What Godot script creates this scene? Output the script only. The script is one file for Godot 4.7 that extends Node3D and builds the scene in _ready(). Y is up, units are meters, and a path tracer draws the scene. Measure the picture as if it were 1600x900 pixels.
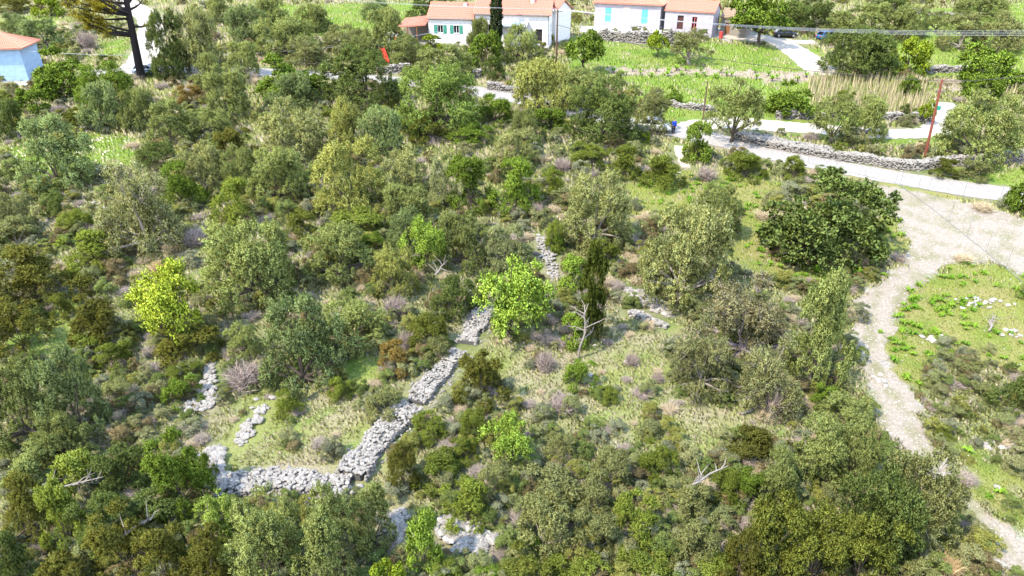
extends Node3D
# A Greek hillside seen from a drone: scrub with olives, dry stone walls, a lane, a gravel lot, houses above.

# kind, tone, x, z, half width, height, node name, category, label, group
var PLANTS := [
	["round", "green", -60.89, -95.86, 4.04, 6.30, "leafy_tree", "tree", "bright green broad-leaved tree standing in front of the pale blue house wall", "leafy green trees"],
	["olive", "blue", -87.13, -128.95, 2.58, 4.70, "olive_tree", "olive tree", "blue-green olive at the picture edge behind the pale blue house roof", "olive trees on the hillside"],
	["olive", "blue", -79.02, -123.51, 3.13, 4.72, "olive_tree", "olive tree", "blue-green olive between the tiled roof corner and the half-bare pine", "olive trees on the hillside"],
	["scrub", "brown", -100.61, -151.06, 4.21, 3.04, "shrub", "shrub", "broad olive-brown shrub behind the pale blue house", "evergreen shrubs of the scrub"],
	["round", "lime", -91.07, -146.45, 2.89, 3.75, "leafy_tree", "tree", "yellow-green bush in the far field above the half-bare pine's low boughs", "leafy green trees"],
	["twig", "lilac", -71.22, -122.21, 2.13, 5.34, "dry_bush", "dry bush", "leafless lilac-grey tree just left of the half-bare pine trunk", "dry twiggy bushes"],
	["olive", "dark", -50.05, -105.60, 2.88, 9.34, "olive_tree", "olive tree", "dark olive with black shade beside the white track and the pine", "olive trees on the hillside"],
	["olive", "grey", -46.63, -109.02, 3.44, 8.82, "olive_tree", "olive tree", "tall grey olive right of the dark shaded olive by the white track", "olive trees on the hillside"],
	["olive", "norm", -55.98, -141.72, 2.92, 4.86, "olive_tree", "olive tree", "large grey-green olive tree well behind and right of the half-bare pine", "olive trees on the hillside"],
	["olive", "blue", -45.72, -127.62, 3.87, 5.95, "olive_tree", "olive tree", "large blue-green olive tree behind the vivid green tree", "olive trees on the hillside"],
	["olive", "norm", -43.05, -101.37, 2.45, 4.71, "olive_tree", "olive tree", "mid-sized grey-green olive tree right of the half-bare pine", "olive trees on the hillside"],
	["olive", "norm", -35.66, -86.64, 2.84, 6.17, "olive_tree", "olive tree", "mid-sized grey-green olive tree left of the vivid green tree", "olive trees on the hillside"],
	["olive", "green", -53.17, -92.51, 3.76, 5.96, "olive_tree", "olive tree", "fresh green olive between the broad-leaved tree and the pine trunk", "olive trees on the hillside"],
	["olive", "blue", -49.30, -83.75, 2.68, 5.53, "olive_tree", "olive tree", "mid-sized blue-green olive tree in front of the half-bare pine", "olive trees on the hillside"],
	["olive", "norm", -44.92, -83.37, 2.22, 4.92, "olive_tree", "olive tree", "mid-sized grey-green olive tree in front of the half-bare pine", "olive trees on the hillside"],
	["olive", "norm", -38.85, -78.27, 2.61, 4.91, "olive_tree", "olive tree", "mid-sized grey-green olive tree well in front of the half-bare pine", "olive trees on the hillside"],
	["scrub", "mustard", -53.15, -84.21, 2.18, 2.37, "shrub", "shrub", "yellowish shrub beside the pale rubble left of the olives", "evergreen shrubs of the scrub"],
	["olive", "dark", -58.56, -80.27, 1.78, 4.48, "olive_tree", "olive tree", "mid-sized dark green olive tree behind and left of the lone blue-green olive", "olive trees on the hillside"],
	["round", "green", -60.81, -88.74, 2.02, 3.21, "leafy_tree", "tree", "leafy green bush under the door of the pale blue house", "leafy green trees"],
	["scrub", "mid", -66.18, -91.77, 1.17, 1.82, "shrub", "shrub", "rounded mid-green shrub in front of the pale blue house", "evergreen shrubs of the scrub"],
	["twig", "lilac", -57.96, -89.07, 1.22, 2.11, "dry_bush", "dry bush", "rounded lilac-grey dry bush behind the lone blue-green olive", "dry twiggy bushes"],
	["scrub", "rust", -42.77, -93.32, 1.87, 3.02, "shrub", "shrub", "rust-brown shrub in front of the shaded olive by the pine", "evergreen shrubs of the scrub"],
	["olive", "norm", -35.00, -80.49, 2.31, 3.35, "olive_tree", "olive tree", "mid-sized grey-green olive tree well in front and left of the vivid green tree", "olive trees on the hillside"],
	["scrub", "brown", -30.08, -74.10, 2.37, 3.53, "shrub", "shrub", "broad olive-brown shrub well in front of the vivid green tree", "evergreen shrubs of the scrub"],
	["scrub", "mid", -39.77, -83.11, 1.62, 2.25, "shrub", "shrub", "rounded mid-green shrub well in front of the half-bare pine", "evergreen shrubs of the scrub"],
	["olive", "norm", -45.30, -140.13, 3.13, 4.56, "olive_tree", "olive tree", "large grey-green olive tree well behind the vivid green tree", "olive trees on the hillside"],
	["olive", "norm", -35.63, -132.93, 3.45, 4.79, "olive_tree", "olive tree", "large grey-green olive tree well left of the green-shuttered house", "olive trees on the hillside"],
	["olive", "norm", -36.33, -117.34, 4.93, 5.86, "olive_tree", "olive tree", "large grey-green olive tree behind the vivid green tree", "olive trees on the hillside"],
	["olive", "grey", -31.92, -111.19, 3.63, 4.43, "olive_tree", "olive tree", "large greyish olive tree just behind the vivid green tree", "olive trees on the hillside"],
	["olive", "grey", -27.45, -119.65, 3.56, 4.11, "olive_tree", "olive tree", "large greyish olive tree behind and right of the vivid green tree", "olive trees on the hillside"],
	["olive", "blue", -26.17, -143.76, 3.21, 4.42, "olive_tree", "olive tree", "large blue-green olive tree left of the green-shuttered house", "olive trees on the hillside"],
	["olive", "norm", -20.88, -118.58, 3.72, 6.81, "olive_tree", "olive tree", "spreading olive with forked trunk beside the patio roof", "olive trees on the hillside"],
	["olive", "dark", -17.39, -144.67, 3.23, 4.70, "olive_tree", "olive tree", "dark olive behind the patio roof of the green-shuttered house", "olive trees on the hillside"],
	["olive", "norm", -24.52, -115.00, 3.04, 3.78, "olive_tree", "olive tree", "large grey-green olive tree right of the vivid green tree", "olive trees on the hillside"],
	["round", "green", -30.72, -96.10, 4.31, 5.75, "leafy_tree", "tree", "vivid green bushy tree among grey olives", "leafy green trees"],
	["round", "green", -26.27, -96.67, 2.01, 2.92, "leafy_bush", "bush", "small vivid green bush at the foot of the vivid green tree", "leafy green bushes"],
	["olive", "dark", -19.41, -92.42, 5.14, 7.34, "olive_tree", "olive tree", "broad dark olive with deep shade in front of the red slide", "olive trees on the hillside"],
	["olive", "norm", -16.71, -113.50, 3.10, 4.14, "olive_tree", "olive tree", "large grey-green olive tree in front and left of the green-shuttered house", "olive trees on the hillside"],
	["round", "lime", -13.13, -120.16, 2.16, 2.48, "leafy_bush", "bush", "yellow-green shrub against the white wall below the shuttered windows", "leafy green bushes"],
	["olive", "norm", -9.71, -102.89, 4.40, 4.97, "olive_tree", "olive tree", "large grey-green olive tree in front of the green-shuttered house", "olive trees on the hillside"],
	["olive", "dense", -8.70, -82.97, 4.92, 7.75, "olive_tree", "olive tree", "big dense rounded olive beside the lower road bend", "olive trees on the hillside"],
	["olive", "norm", -5.52, -121.66, 2.12, 4.68, "olive_tree", "olive tree", "grey olive hiding the corner of the white house beside the cypress", "olive trees on the hillside"],
	["round", "green", -4.20, -109.59, 2.95, 5.20, "leafy_tree", "tree", "fresh green tree at the foot of the tall cypress", "leafy green trees"],
	["scrub", "dark", -2.59, -103.44, 1.85, 3.31, "shrub", "shrub", "dark ivy-covered bush below the cypress", "evergreen shrubs of the scrub"],
	["olive", "blue", -28.67, -91.67, 3.41, 4.36, "olive_tree", "olive tree", "large blue-green olive tree just in front of the vivid green tree", "olive trees on the hillside"],
	["olive", "grey", -24.13, -75.91, 3.67, 6.28, "olive_tree", "olive tree", "large greyish olive tree in front of the vivid green tree", "olive trees on the hillside"],
	["olive", "yellow", -18.14, -76.27, 2.55, 6.31, "olive_tree", "olive tree", "mid-sized yellowish green olive tree well left of the dense rounded olive", "olive trees on the hillside"],
	["olive", "blue", -14.54, -75.78, 2.40, 5.70, "olive_tree", "olive tree", "mid-sized blue-green olive tree in front and left of the dense rounded olive", "olive trees on the hillside"],
	["scrub", "green", -2.05, -85.97, 2.52, 3.53, "shrub", "shrub", "broad fresh green shrub right of the dense rounded olive", "evergreen shrubs of the scrub"],
	["scrub", "mid", -22.93, -87.50, 1.53, 1.49, "shrub", "shrub", "low mid-green shrub in front and right of the vivid green tree", "evergreen shrubs of the scrub"],
	["scrub", "mustard", -9.84, -80.16, 2.38, 2.98, "shrub", "shrub", "broad mustard-green shrub in front of the dense rounded olive", "evergreen shrubs of the scrub"],
	["scrub", "green", -4.80, -79.17, 2.58, 2.36, "shrub", "shrub", "broad fresh green shrub in front and right of the dense rounded olive", "evergreen shrubs of the scrub"],
	["olive", "norm", -40.14, -106.17, 2.64, 4.89, "olive_tree", "olive tree", "mid-sized grey-green olive tree well right of the half-bare pine", "olive trees on the hillside"],
	["olive", "norm", 1.77, -111.79, 3.14, 5.48, "olive_tree", "olive tree", "grey olive in front of the stone house porch", "olive trees on the hillside"],
	["trunkround", "green", 10.64, -106.61, 2.92, 6.03, "leafy_tree", "tree", "round green tree on a dark leaning trunk beside the power pole", "leafy green trees"],
	["olive", "yellow", 4.39, -89.89, 4.23, 6.57, "olive_tree", "olive tree", "large yellowish green olive tree in front of the power pole", "olive trees on the hillside"],
	["olive", "norm", 10.03, -94.14, 3.91, 4.21, "olive_tree", "olive tree", "large grey-green olive tree in front of the power pole", "olive trees on the hillside"],
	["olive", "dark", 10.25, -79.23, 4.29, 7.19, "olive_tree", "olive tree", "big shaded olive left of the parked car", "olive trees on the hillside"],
	["olive", "grey", 16.95, -82.39, 2.42, 5.00, "olive_tree", "olive tree", "thin grey olive standing over the parked car", "olive trees on the hillside"],
	["round", "green", 4.55, -83.51, 2.54, 2.73, "leafy_bush", "bush", "broad fresh green leafy bush well left of the parked car", "leafy green bushes"],
	["olive", "norm", 1.46, -78.71, 1.75, 4.13, "olive_tree", "olive tree", "mid-sized grey-green olive tree well right of the dense rounded olive", "olive trees on the hillside"],
	["trunkround", "lime", 23.60, -117.31, 1.96, 4.13, "leafy_tree", "tree", "yellow-green citrus tree in front of the stone terrace wall", "leafy green trees"],
	["trunkolive", "grey", 27.94, -113.34, 3.39, 5.35, "olive_tree", "olive tree", "gnarled grey olive in the field below the terrace wall", "olive trees on the hillside"],
	["trunkround", "green", 42.76, -126.16, 5.45, 8.47, "leafy_tree", "tree", "big green shade tree beside the white driveway", "leafy green trees"],
	["olive", "grey", 40.80, -139.05, 1.79, 5.52, "olive_tree", "olive tree", "mid-sized greyish olive tree right of the pale two-block house", "olive trees on the hillside"],
	["trunkolive", "norm", 25.46, -79.40, 3.43, 7.01, "olive_tree", "olive tree", "olive on a dark trunk between the road and the vine terrace", "olive trees on the hillside"],
	["round", "fresh", 20.14, -73.85, 1.73, 4.50, "leafy_tree", "tree", "fresh light green bush on the roadside beside the person in blue", "leafy green trees"],
	["round", "lime", 15.31, -78.70, 0.74, 1.31, "leafy_bush", "bush", "small yellow-flowering bush below the parked car", "leafy green bushes"],
	["round", "green", 21.05, -91.95, 1.34, 2.32, "leafy_bush", "bush", "rounded fresh green leafy bush behind the parked car", "leafy green bushes"],
	["scrub", "mustard", 17.33, -85.76, 0.55, 0.94, "shrub", "shrub", "small mustard-green shrub just behind the parked car", "evergreen shrubs of the scrub"],
	["olive", "norm", 58.28, -131.17, 3.87, 4.50, "olive_tree", "olive tree", "large grey-green olive tree just behind the hollow-trunked olive", "olive trees on the hillside"],
	["olive", "norm", 64.00, -130.41, 3.95, 5.73, "olive_tree", "olive tree", "large grey-green olive tree behind the hollow-trunked olive", "olive trees on the hillside"],
	["olive", "norm", 68.58, -128.23, 3.67, 5.53, "olive_tree", "olive tree", "large grey-green olive tree behind and right of the hollow-trunked olive", "olive trees on the hillside"],
	["olive", "dark", 51.14, -106.04, 5.81, 6.80, "olive_tree", "olive tree", "big olive with dark hollow trunk beside the white driveway bend", "olive trees on the hillside"],
	["trunkolive", "norm", 75.96, -131.84, 2.17, 3.65, "olive_tree", "olive tree", "small gnarled olive alone on the grass terrace", "olive trees on the hillside"],
	["olive", "grey", 74.88, -121.67, 3.82, 5.70, "olive_tree", "olive tree", "large greyish olive tree well right of the hollow-trunked olive", "olive trees on the hillside"],
	["olive", "grey", 80.75, -120.78, 4.11, 6.07, "olive_tree", "olive tree", "large greyish olive tree well behind the leaning wooden pole", "olive trees on the hillside"],
	["olive", "norm", 91.01, -144.76, 4.84, 4.15, "olive_tree", "olive tree", "large grey-green olive tree well right of the hollow-trunked olive", "olive trees on the hillside"],
	["olive", "dark", 76.36, -151.15, 4.40, 3.17, "olive_tree", "olive tree", "large dark green olive tree behind the hollow-trunked olive", "olive trees on the hillside"],
	["scrub", "dark", 51.14, -135.55, 3.63, 5.36, "shrub", "shrub", "dark evergreen beside the big green shade tree", "evergreen shrubs of the scrub"],
	["olive", "dark", 56.31, -137.65, 3.67, 5.43, "olive_tree", "olive tree", "large dark green olive tree behind the white driveway", "olive trees on the hillside"],
	["round", "lime", 59.27, -107.65, 2.86, 5.33, "leafy_tree", "tree", "yellow-green bush on the terrace beside the hollow olive", "leafy green trees"],
	["round", "green", 68.56, -102.72, 4.30, 5.40, "leafy_tree", "tree", "bright green fig tree above the pale soil plot", "leafy green trees"],
	["round", "green", 63.49, -95.27, 2.75, 4.96, "leafy_tree", "tree", "lower bright green bush in front of the fig tree", "leafy green trees"],
	["round", "green", 54.16, -96.07, 1.47, 4.02, "leafy_tree", "tree", "narrow green tree at the end of the reed bed", "leafy green trees"],
	["trunkolive", "norm", 36.43, -78.20, 2.60, 5.51, "olive_tree", "olive tree", "olive with forked dark trunk beside the pale track", "olive trees on the hillside"],
	["olive", "norm", 40.88, -79.86, 2.73, 4.83, "olive_tree", "olive tree", "olive overhanging the pale track, twin of the forked olive", "olive trees on the hillside"],
	["trunkround", "lime", 50.63, -84.88, 1.01, 3.00, "leafy_tree", "tree", "small sapling beside the leaning wooden pole", "leafy green trees"],
	["olive", "norm", 49.33, -72.44, 4.11, 6.93, "olive_tree", "olive tree", "broad olive beside the stone wall right of the wooden pole", "olive trees on the hillside"],
	["round", "green", 34.87, -88.04, 2.97, 3.90, "leafy_tree", "tree", "ivy-green thicket at the end of the reed bed by the pole track", "leafy green trees"],
	["scrub", "mid", 43.13, -91.40, 1.67, 2.28, "shrub", "shrub", "rounded mid-green shrub just left of the reed bed", "evergreen shrubs of the scrub"],
	["scrub", "dark", 48.89, -86.48, 0.87, 2.08, "shrub", "shrub", "small dark green shrub just left of the leaning wooden pole", "evergreen shrubs of the scrub"],
	["round", "green", 47.91, -61.36, 1.66, 4.35, "leafy_tree", "tree", "leafy green tree at the picture edge where the lane leaves", "leafy green trees"],
	["scrub", "mid", 36.05, -74.52, 0.91, 1.68, "shrub", "shrub", "dark bush at the joint of the two roadside walls", "evergreen shrubs of the scrub"],
	["scrub", "mustard", 44.49, -68.76, 1.48, 1.72, "shrub", "shrub", "low mustard-green shrub in front of the leaning wooden pole", "evergreen shrubs of the scrub"],
	["scrub", "grey", 47.17, -68.04, 1.63, 1.82, "shrub", "shrub", "low greyish shrub behind the gravel lot", "evergreen shrubs of the scrub"],
	["olive", "blue", -45.16, -66.41, 3.51, 6.89, "olive_tree", "olive tree", "lone blue-green olive on the flowery grass at left", "olive trees on the hillside"],
	["olive", "grey", -44.49, -57.35, 2.03, 3.69, "olive_tree", "olive tree", "mid-sized greyish olive tree well in front of the lone blue-green olive", "olive trees on the hillside"],
	["scrub", "dark", -41.70, -60.13, 1.18, 2.36, "shrub", "shrub", "rounded dark green shrub left of the thin grey olive", "evergreen shrubs of the scrub"],
	["scrub", "mid", -38.45, -57.01, 1.58, 2.00, "shrub", "shrub", "low mid-green shrub left of the thin grey olive", "evergreen shrubs of the scrub"],
	["twig", "lilac", -37.23, -56.88, 1.13, 1.34, "dry_bush", "dry bush", "low lilac-grey dry bush left of the thin grey olive", "dry twiggy bushes"],
	["olive", "thin", -30.61, -52.95, 3.33, 7.59, "olive_tree", "olive tree", "large thin grey olive with bare branches showing", "olive trees on the hillside"],
	["scrub", "green", -30.99, -62.01, 2.34, 4.14, "shrub", "shrub", "broad fresh green shrub behind and right of the thin grey olive", "evergreen shrubs of the scrub"],
	["olive", "grey", -30.39, -65.32, 2.43, 4.87, "olive_tree", "olive tree", "mid-sized greyish olive tree behind and right of the thin grey olive", "olive trees on the hillside"],
	["olive", "norm", -26.21, -65.08, 2.05, 4.79, "olive_tree", "olive tree", "mid-sized grey-green olive tree well right of the thin grey olive", "olive trees on the hillside"],
	["scrub", "dark", -37.67, -71.46, 2.37, 2.49, "shrub", "shrub", "broad dark green shrub behind the thin grey olive", "evergreen shrubs of the scrub"],
	["scrub", "brown", -35.04, -45.30, 3.32, 4.28, "shrub", "shrub", "big olive-brown shrub at the left edge above the grass strip", "evergreen shrubs of the scrub"],
	["olive", "grey", -42.41, -54.50, 2.29, 2.42, "olive_tree", "olive tree", "mid-sized greyish olive tree well left of the thin grey olive", "olive trees on the hillside"],
	["scrub", "mid", -33.73, -50.27, 2.34, 3.12, "shrub", "shrub", "broad mid-green shrub in front and left of the thin grey olive", "evergreen shrubs of the scrub"],
	["scrub", "mid", -24.55, -57.66, 2.20, 4.27, "shrub", "shrub", "broad mid-green shrub well right of the thin grey olive", "evergreen shrubs of the scrub"],
	["olive", "norm", -19.25, -45.82, 3.18, 6.58, "olive_tree", "olive tree", "big grey-green olive right of the lime-yellow tree", "olive trees on the hillside"],
	["lime", "yellow", -22.66, -39.99, 2.41, 6.07, "leafy_tree", "tree", "lime-yellow young tree standing out among dull shrubs", "leafy green trees"],
	["twig", "lilac", -27.03, -54.09, 1.73, 2.31, "dry_bush", "dry bush", "rounded lilac-grey dry bush right of the thin grey olive", "dry twiggy bushes"],
	["twig", "tan", -28.03, -49.82, 1.27, 1.26, "dry_bush", "dry bush", "low tan dry bush behind the lime-yellow tree", "dry twiggy bushes"],
	["olive", "norm", -22.66, -63.67, 2.75, 5.09, "olive_tree", "olive tree", "mid-sized grey-green olive tree well in front of the vivid green tree", "olive trees on the hillside"],
	["olive", "yellow", -14.87, -60.94, 3.51, 6.77, "olive_tree", "olive tree", "wide brownish olive with a black hollow under it", "olive trees on the hillside"],
	["olive", "grey", -10.17, -65.62, 2.64, 4.57, "olive_tree", "olive tree", "mid-sized greyish olive tree left of the dark green thicket", "olive trees on the hillside"],
	["olive", "norm", -9.06, -58.52, 2.41, 3.88, "olive_tree", "olive tree", "mid-sized grey-green olive tree left of the dark green thicket", "olive trees on the hillside"],
	["olive", "silver", -6.51, -62.46, 1.33, 4.77, "olive_tree", "olive tree", "slim silver olive beside the dark green thicket", "olive trees on the hillside"],
	["scrub", "green", -3.89, -61.91, 2.21, 5.35, "shrub", "shrub", "broad fresh green shrub just behind the dark green thicket", "evergreen shrubs of the scrub"],
	["scrub", "green", 0.24, -61.85, 2.39, 5.19, "shrub", "shrub", "broad fresh green shrub just right of the dark green thicket", "evergreen shrubs of the scrub"],
	["olive", "blue", -9.03, -53.92, 1.61, 3.73, "olive_tree", "olive tree", "mid-sized blue-green olive tree just behind and left of the bright lime young tree", "olive trees on the hillside"],
	["lime", "fresh", -6.93, -50.01, 1.77, 4.50, "leafy_tree", "tree", "bright lime young tree in the middle of the scrub", "leafy green trees"],
	["olive", "norm", -13.69, -49.29, 2.90, 4.06, "olive_tree", "olive tree", "mid-sized grey-green olive tree left of the bright lime young tree", "olive trees on the hillside"],
	["olive", "norm", -18.04, -47.80, 1.51, 4.92, "olive_tree", "olive tree", "mid-sized grey-green olive tree well behind and right of the lime-yellow tree", "olive trees on the hillside"],
	["olive", "yellow", -8.85, -46.71, 1.83, 3.77, "olive_tree", "olive tree", "yellowish feathery olive in front of the bright lime young tree", "olive trees on the hillside"],
	["olive", "norm", -4.01, -51.09, 1.95, 4.87, "olive_tree", "olive tree", "mid-sized grey-green olive tree just right of the bright lime young tree", "olive trees on the hillside"],
	["olive", "silver", -0.62, -51.34, 1.87, 3.73, "olive_tree", "olive tree", "mid-sized silvery olive tree right of the bright lime young tree", "olive trees on the hillside"],
	["scrub", "dark", -4.20, -43.51, 1.55, 3.22, "shrub", "shrub", "round dark green bush left of the big bright green tree", "evergreen shrubs of the scrub"],
	["scrub", "mustard", -18.32, -55.14, 1.54, 2.42, "shrub", "shrub", "rounded mustard-green shrub well left of the bright lime young tree", "evergreen shrubs of the scrub"],
	["lime", "fresh", 0.00, -40.66, 2.65, 5.86, "leafy_tree", "tree", "big bright green tree at the upper end of the winding wall", "leafy green trees"],
	["scrub", "mid", -14.01, -56.19, 2.85, 2.05, "shrub", "shrub", "broad mid-green shrub left of the bright lime young tree", "evergreen shrubs of the scrub"],
	["scrub", "green", -11.58, -52.14, 1.26, 2.14, "shrub", "shrub", "rounded fresh green shrub left of the bright lime young tree", "evergreen shrubs of the scrub"],
	["olive", "grey", 0.54, -71.54, 2.70, 4.05, "olive_tree", "olive tree", "mid-sized greyish olive tree behind and right of the dark green thicket", "olive trees on the hillside"],
	["scrub", "mid", 8.15, -71.73, 2.04, 2.55, "shrub", "shrub", "broad mid-green shrub in front and left of the parked car", "evergreen shrubs of the scrub"],
	["scrub", "mid", 11.50, -69.55, 1.98, 3.23, "shrub", "shrub", "rounded mid-green shrub in front of the parked car", "evergreen shrubs of the scrub"],
	["scrub", "mid", 15.42, -67.76, 2.59, 2.96, "shrub", "shrub", "low rounded thicket at the top of the flowery meadow", "evergreen shrubs of the scrub"],
	["scrub", "mid", 24.29, -69.40, 2.05, 2.62, "shrub", "shrub", "broad mid-green shrub well in front and right of the parked car", "evergreen shrubs of the scrub"],
	["twig", "lilac", 20.11, -68.82, 1.45, 2.60, "dry_bush", "dry bush", "lilac-grey dry bush below the fresh roadside bush", "dry twiggy bushes"],
	["olive", "grey", 7.26, -55.57, 3.00, 6.88, "olive_tree", "olive tree", "large grey-brown olive left of the meadow", "olive trees on the hillside"],
	["scrub", "dark", 8.75, -55.85, 0.95, 2.41, "shrub", "shrub", "rounded dark green shrub left of the big grey meadow olive", "evergreen shrubs of the scrub"],
	["olive", "norm", 17.62, -56.25, 2.22, 4.94, "olive_tree", "olive tree", "olive half hidden behind the big grey meadow olive", "olive trees on the hillside"],
	["olive", "grey", 12.83, -46.39, 3.30, 7.28, "olive_tree", "olive tree", "big grey olive standing in the middle of the meadow", "olive trees on the hillside"],
	["scrub", "mid", 3.70, -54.21, 0.87, 2.87, "shrub", "shrub", "small mid-green shrub well behind the dark narrow conifer", "evergreen shrubs of the scrub"],
	["round", "fresh", 3.88, -54.21, 0.71, 1.68, "leafy_bush", "bush", "small light green leafy bush behind the dark narrow conifer", "leafy green bushes"],
	["round", "fresh", 4.82, -47.73, 1.28, 2.80, "leafy_bush", "bush", "rounded light green leafy bush just behind the dark narrow conifer", "leafy green bushes"],
	["conifer", "dark", 5.32, -39.88, 1.30, 7.39, "conifer_tree", "conifer tree", "dark narrow conifer with dead pale branches beside it", ""],
	["scrub", "mid", 7.56, -52.14, 1.32, 2.12, "shrub", "shrub", "rounded mid-green shrub behind the dark narrow conifer", "evergreen shrubs of the scrub"],
	["scrub", "mid", 29.18, -69.14, 1.32, 2.35, "shrub", "shrub", "rounded mid-green shrub behind the very large dark round tree", "evergreen shrubs of the scrub"],
	["scrub", "mid", 20.34, -74.30, 1.40, 1.87, "shrub", "shrub", "rounded mid-green shrub in front and right of the parked car", "evergreen shrubs of the scrub"],
	["carob", "dark", 25.88, -52.98, 4.92, 6.68, "leafy_tree", "tree", "very large dark green round tree beside the gravel lot", "leafy green trees"],
	["twig", "lilac", 5.29, -70.55, 1.27, 2.69, "dry_bush", "dry bush", "rounded lilac-grey dry bush well right of the dark green thicket", "dry twiggy bushes"],
	["twig", "lilac", 8.06, -68.77, 1.15, 1.93, "dry_bush", "dry bush", "rounded lilac-grey dry bush well in front and left of the parked car", "dry twiggy bushes"],
	["twig", "lilac", 2.26, -60.72, 1.07, 2.41, "dry_bush", "dry bush", "rounded lilac-grey dry bush right of the dark green thicket", "dry twiggy bushes"],
	["scrub", "mid", 3.74, -64.62, 1.50, 2.99, "shrub", "shrub", "rounded mid-green shrub right of the dark green thicket", "evergreen shrubs of the scrub"],
	["scrub", "brown", -32.84, -39.36, 1.82, 3.64, "shrub", "shrub", "rounded olive-brown shrub left of the olive-brown mound", "evergreen shrubs of the scrub"],
	["scrub", "brown", -28.33, -40.89, 2.31, 3.05, "shrub", "shrub", "wide olive-brown mound left of the lime-yellow tree", "evergreen shrubs of the scrub"],
	["scrub", "mustard", -32.12, -42.86, 0.91, 2.03, "shrub", "shrub", "rounded mustard-green shrub just left of the olive-brown mound", "evergreen shrubs of the scrub"],
	["scrub", "mid", -28.14, -39.00, 1.11, 1.53, "shrub", "shrub", "rounded mid-green shrub just in front of the olive-brown mound", "evergreen shrubs of the scrub"],
	["scrub", "mid", -25.77, -37.66, 1.24, 1.81, "shrub", "shrub", "rounded mid-green shrub in front of the olive-brown mound", "evergreen shrubs of the scrub"],
	["scrub", "brown", -21.43, -39.14, 2.21, 2.22, "shrub", "shrub", "dark brownish thicket under the lime-yellow tree's right side", "evergreen shrubs of the scrub"],
	["scrub", "mid", -21.06, -36.83, 1.15, 1.03, "shrub", "shrub", "low mid-green shrub well in front of the lime-yellow tree", "evergreen shrubs of the scrub"],
	["scrub", "green", -20.04, -34.45, 1.25, 1.55, "shrub", "shrub", "low fresh green shrub well behind the ruined wall corner", "evergreen shrubs of the scrub"],
	["olive", "norm", -27.28, -30.89, 2.01, 5.38, "olive_tree", "olive tree", "mid-sized grey-green olive tree well in front and left of the olive-brown mound", "olive trees on the hillside"],
	["olive", "blue", -24.67, -31.37, 1.82, 5.72, "olive_tree", "olive tree", "big blue-green olive above the black shade at left", "olive trees on the hillside"],
	["olive", "norm", -24.49, -29.43, 1.49, 2.98, "olive_tree", "olive tree", "mid-sized grey-green olive tree well left of the upright dark green bush", "olive trees on the hillside"],
	["twig", "lilac", -16.77, -35.97, 1.68, 2.67, "dry_bush", "dry bush", "rounded lilac-grey dry bush in front and left of the bluish olive", "dry twiggy bushes"],
	["olive", "norm", -17.89, -39.37, 1.32, 2.30, "olive_tree", "olive tree", "mid-sized grey-green olive tree left of the bluish olive", "olive trees on the hillside"],
	["scrub", "grey", -24.35, -34.58, 1.08, 1.29, "shrub", "shrub", "low greyish shrub well in front of the olive-brown mound", "evergreen shrubs of the scrub"],
	["twig", "lilac", -24.64, -33.84, 0.85, 1.48, "dry_bush", "dry bush", "small lilac-grey dry bush well in front of the olive-brown mound", "dry twiggy bushes"],
	["olive", "blue", -13.13, -36.28, 2.56, 5.97, "olive_tree", "olive tree", "bluish olive with dark right side above the small bright lawn", "olive trees on the hillside"],
	["olive", "norm", -10.86, -40.37, 2.38, 3.04, "olive_tree", "olive tree", "mid-sized grey-green olive tree right of the bluish olive", "olive trees on the hillside"],
	["twig", "lilac", -8.38, -43.79, 1.20, 2.51, "dry_bush", "dry bush", "rounded lilac-grey dry bush left of the round dark green bush", "dry twiggy bushes"],
	["scrub", "mustard", -5.60, -39.96, 1.46, 2.32, "shrub", "shrub", "rounded mustard-green shrub in front of the round dark green bush", "evergreen shrubs of the scrub"],
	["twig", "lilac", -7.02, -39.59, 0.86, 2.17, "dry_bush", "dry bush", "small lilac-grey dry bush behind and right of the small bright lawn", "dry twiggy bushes"],
	["scrub", "rust", -7.47, -37.06, 1.27, 2.05, "shrub", "shrub", "rounded rust-brown shrub just behind and right of the small bright lawn", "evergreen shrubs of the scrub"],
	["scrub", "grey", -4.97, -38.19, 0.96, 1.68, "shrub", "shrub", "rounded greyish shrub right of the small bright lawn", "evergreen shrubs of the scrub"],
	["scrub", "brown", -1.79, -33.92, 1.71, 3.19, "shrub", "shrub", "broad brown-green mound touching the winding wall's right side", "evergreen shrubs of the scrub"],
	["scrub", "grey", -7.59, -32.86, 1.20, 1.79, "shrub", "shrub", "grey-green mound touching the winding wall's left side", "evergreen shrubs of the scrub"],
	["scrub", "mid", -13.30, -33.24, 0.91, 1.47, "shrub", "shrub", "rounded mid-green shrub left of the small bright lawn", "evergreen shrubs of the scrub"],
	["scrub", "mid", -10.52, -34.68, 0.90, 1.44, "shrub", "shrub", "small mid-green shrub just in front and left of the small bright lawn", "evergreen shrubs of the scrub"],
	["scrub", "green", -12.91, -38.90, 1.06, 2.12, "shrub", "shrub", "rounded fresh green shrub just right of the bluish olive", "evergreen shrubs of the scrub"],
	["round", "fresh", 4.39, -39.97, 1.12, 2.35, "leafy_bush", "bush", "rounded light green leafy bush in front of the dark narrow conifer", "leafy green bushes"],
	["twig", "lilac", 2.15, -36.98, 0.85, 2.37, "dry_bush", "dry bush", "small lilac-grey dry bush behind and left of the small green dome", "dry twiggy bushes"],
	["twig", "lilac", 2.95, -33.22, 1.13, 1.64, "dry_bush", "dry bush", "rounded lilac-grey dry bush just in front of the small green dome", "dry twiggy bushes"],
	["twig", "lilac", 7.77, -37.61, 0.66, 1.55, "dry_bush", "dry bush", "small lilac-grey dry bush right of the small green dome", "dry twiggy bushes"],
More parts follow.
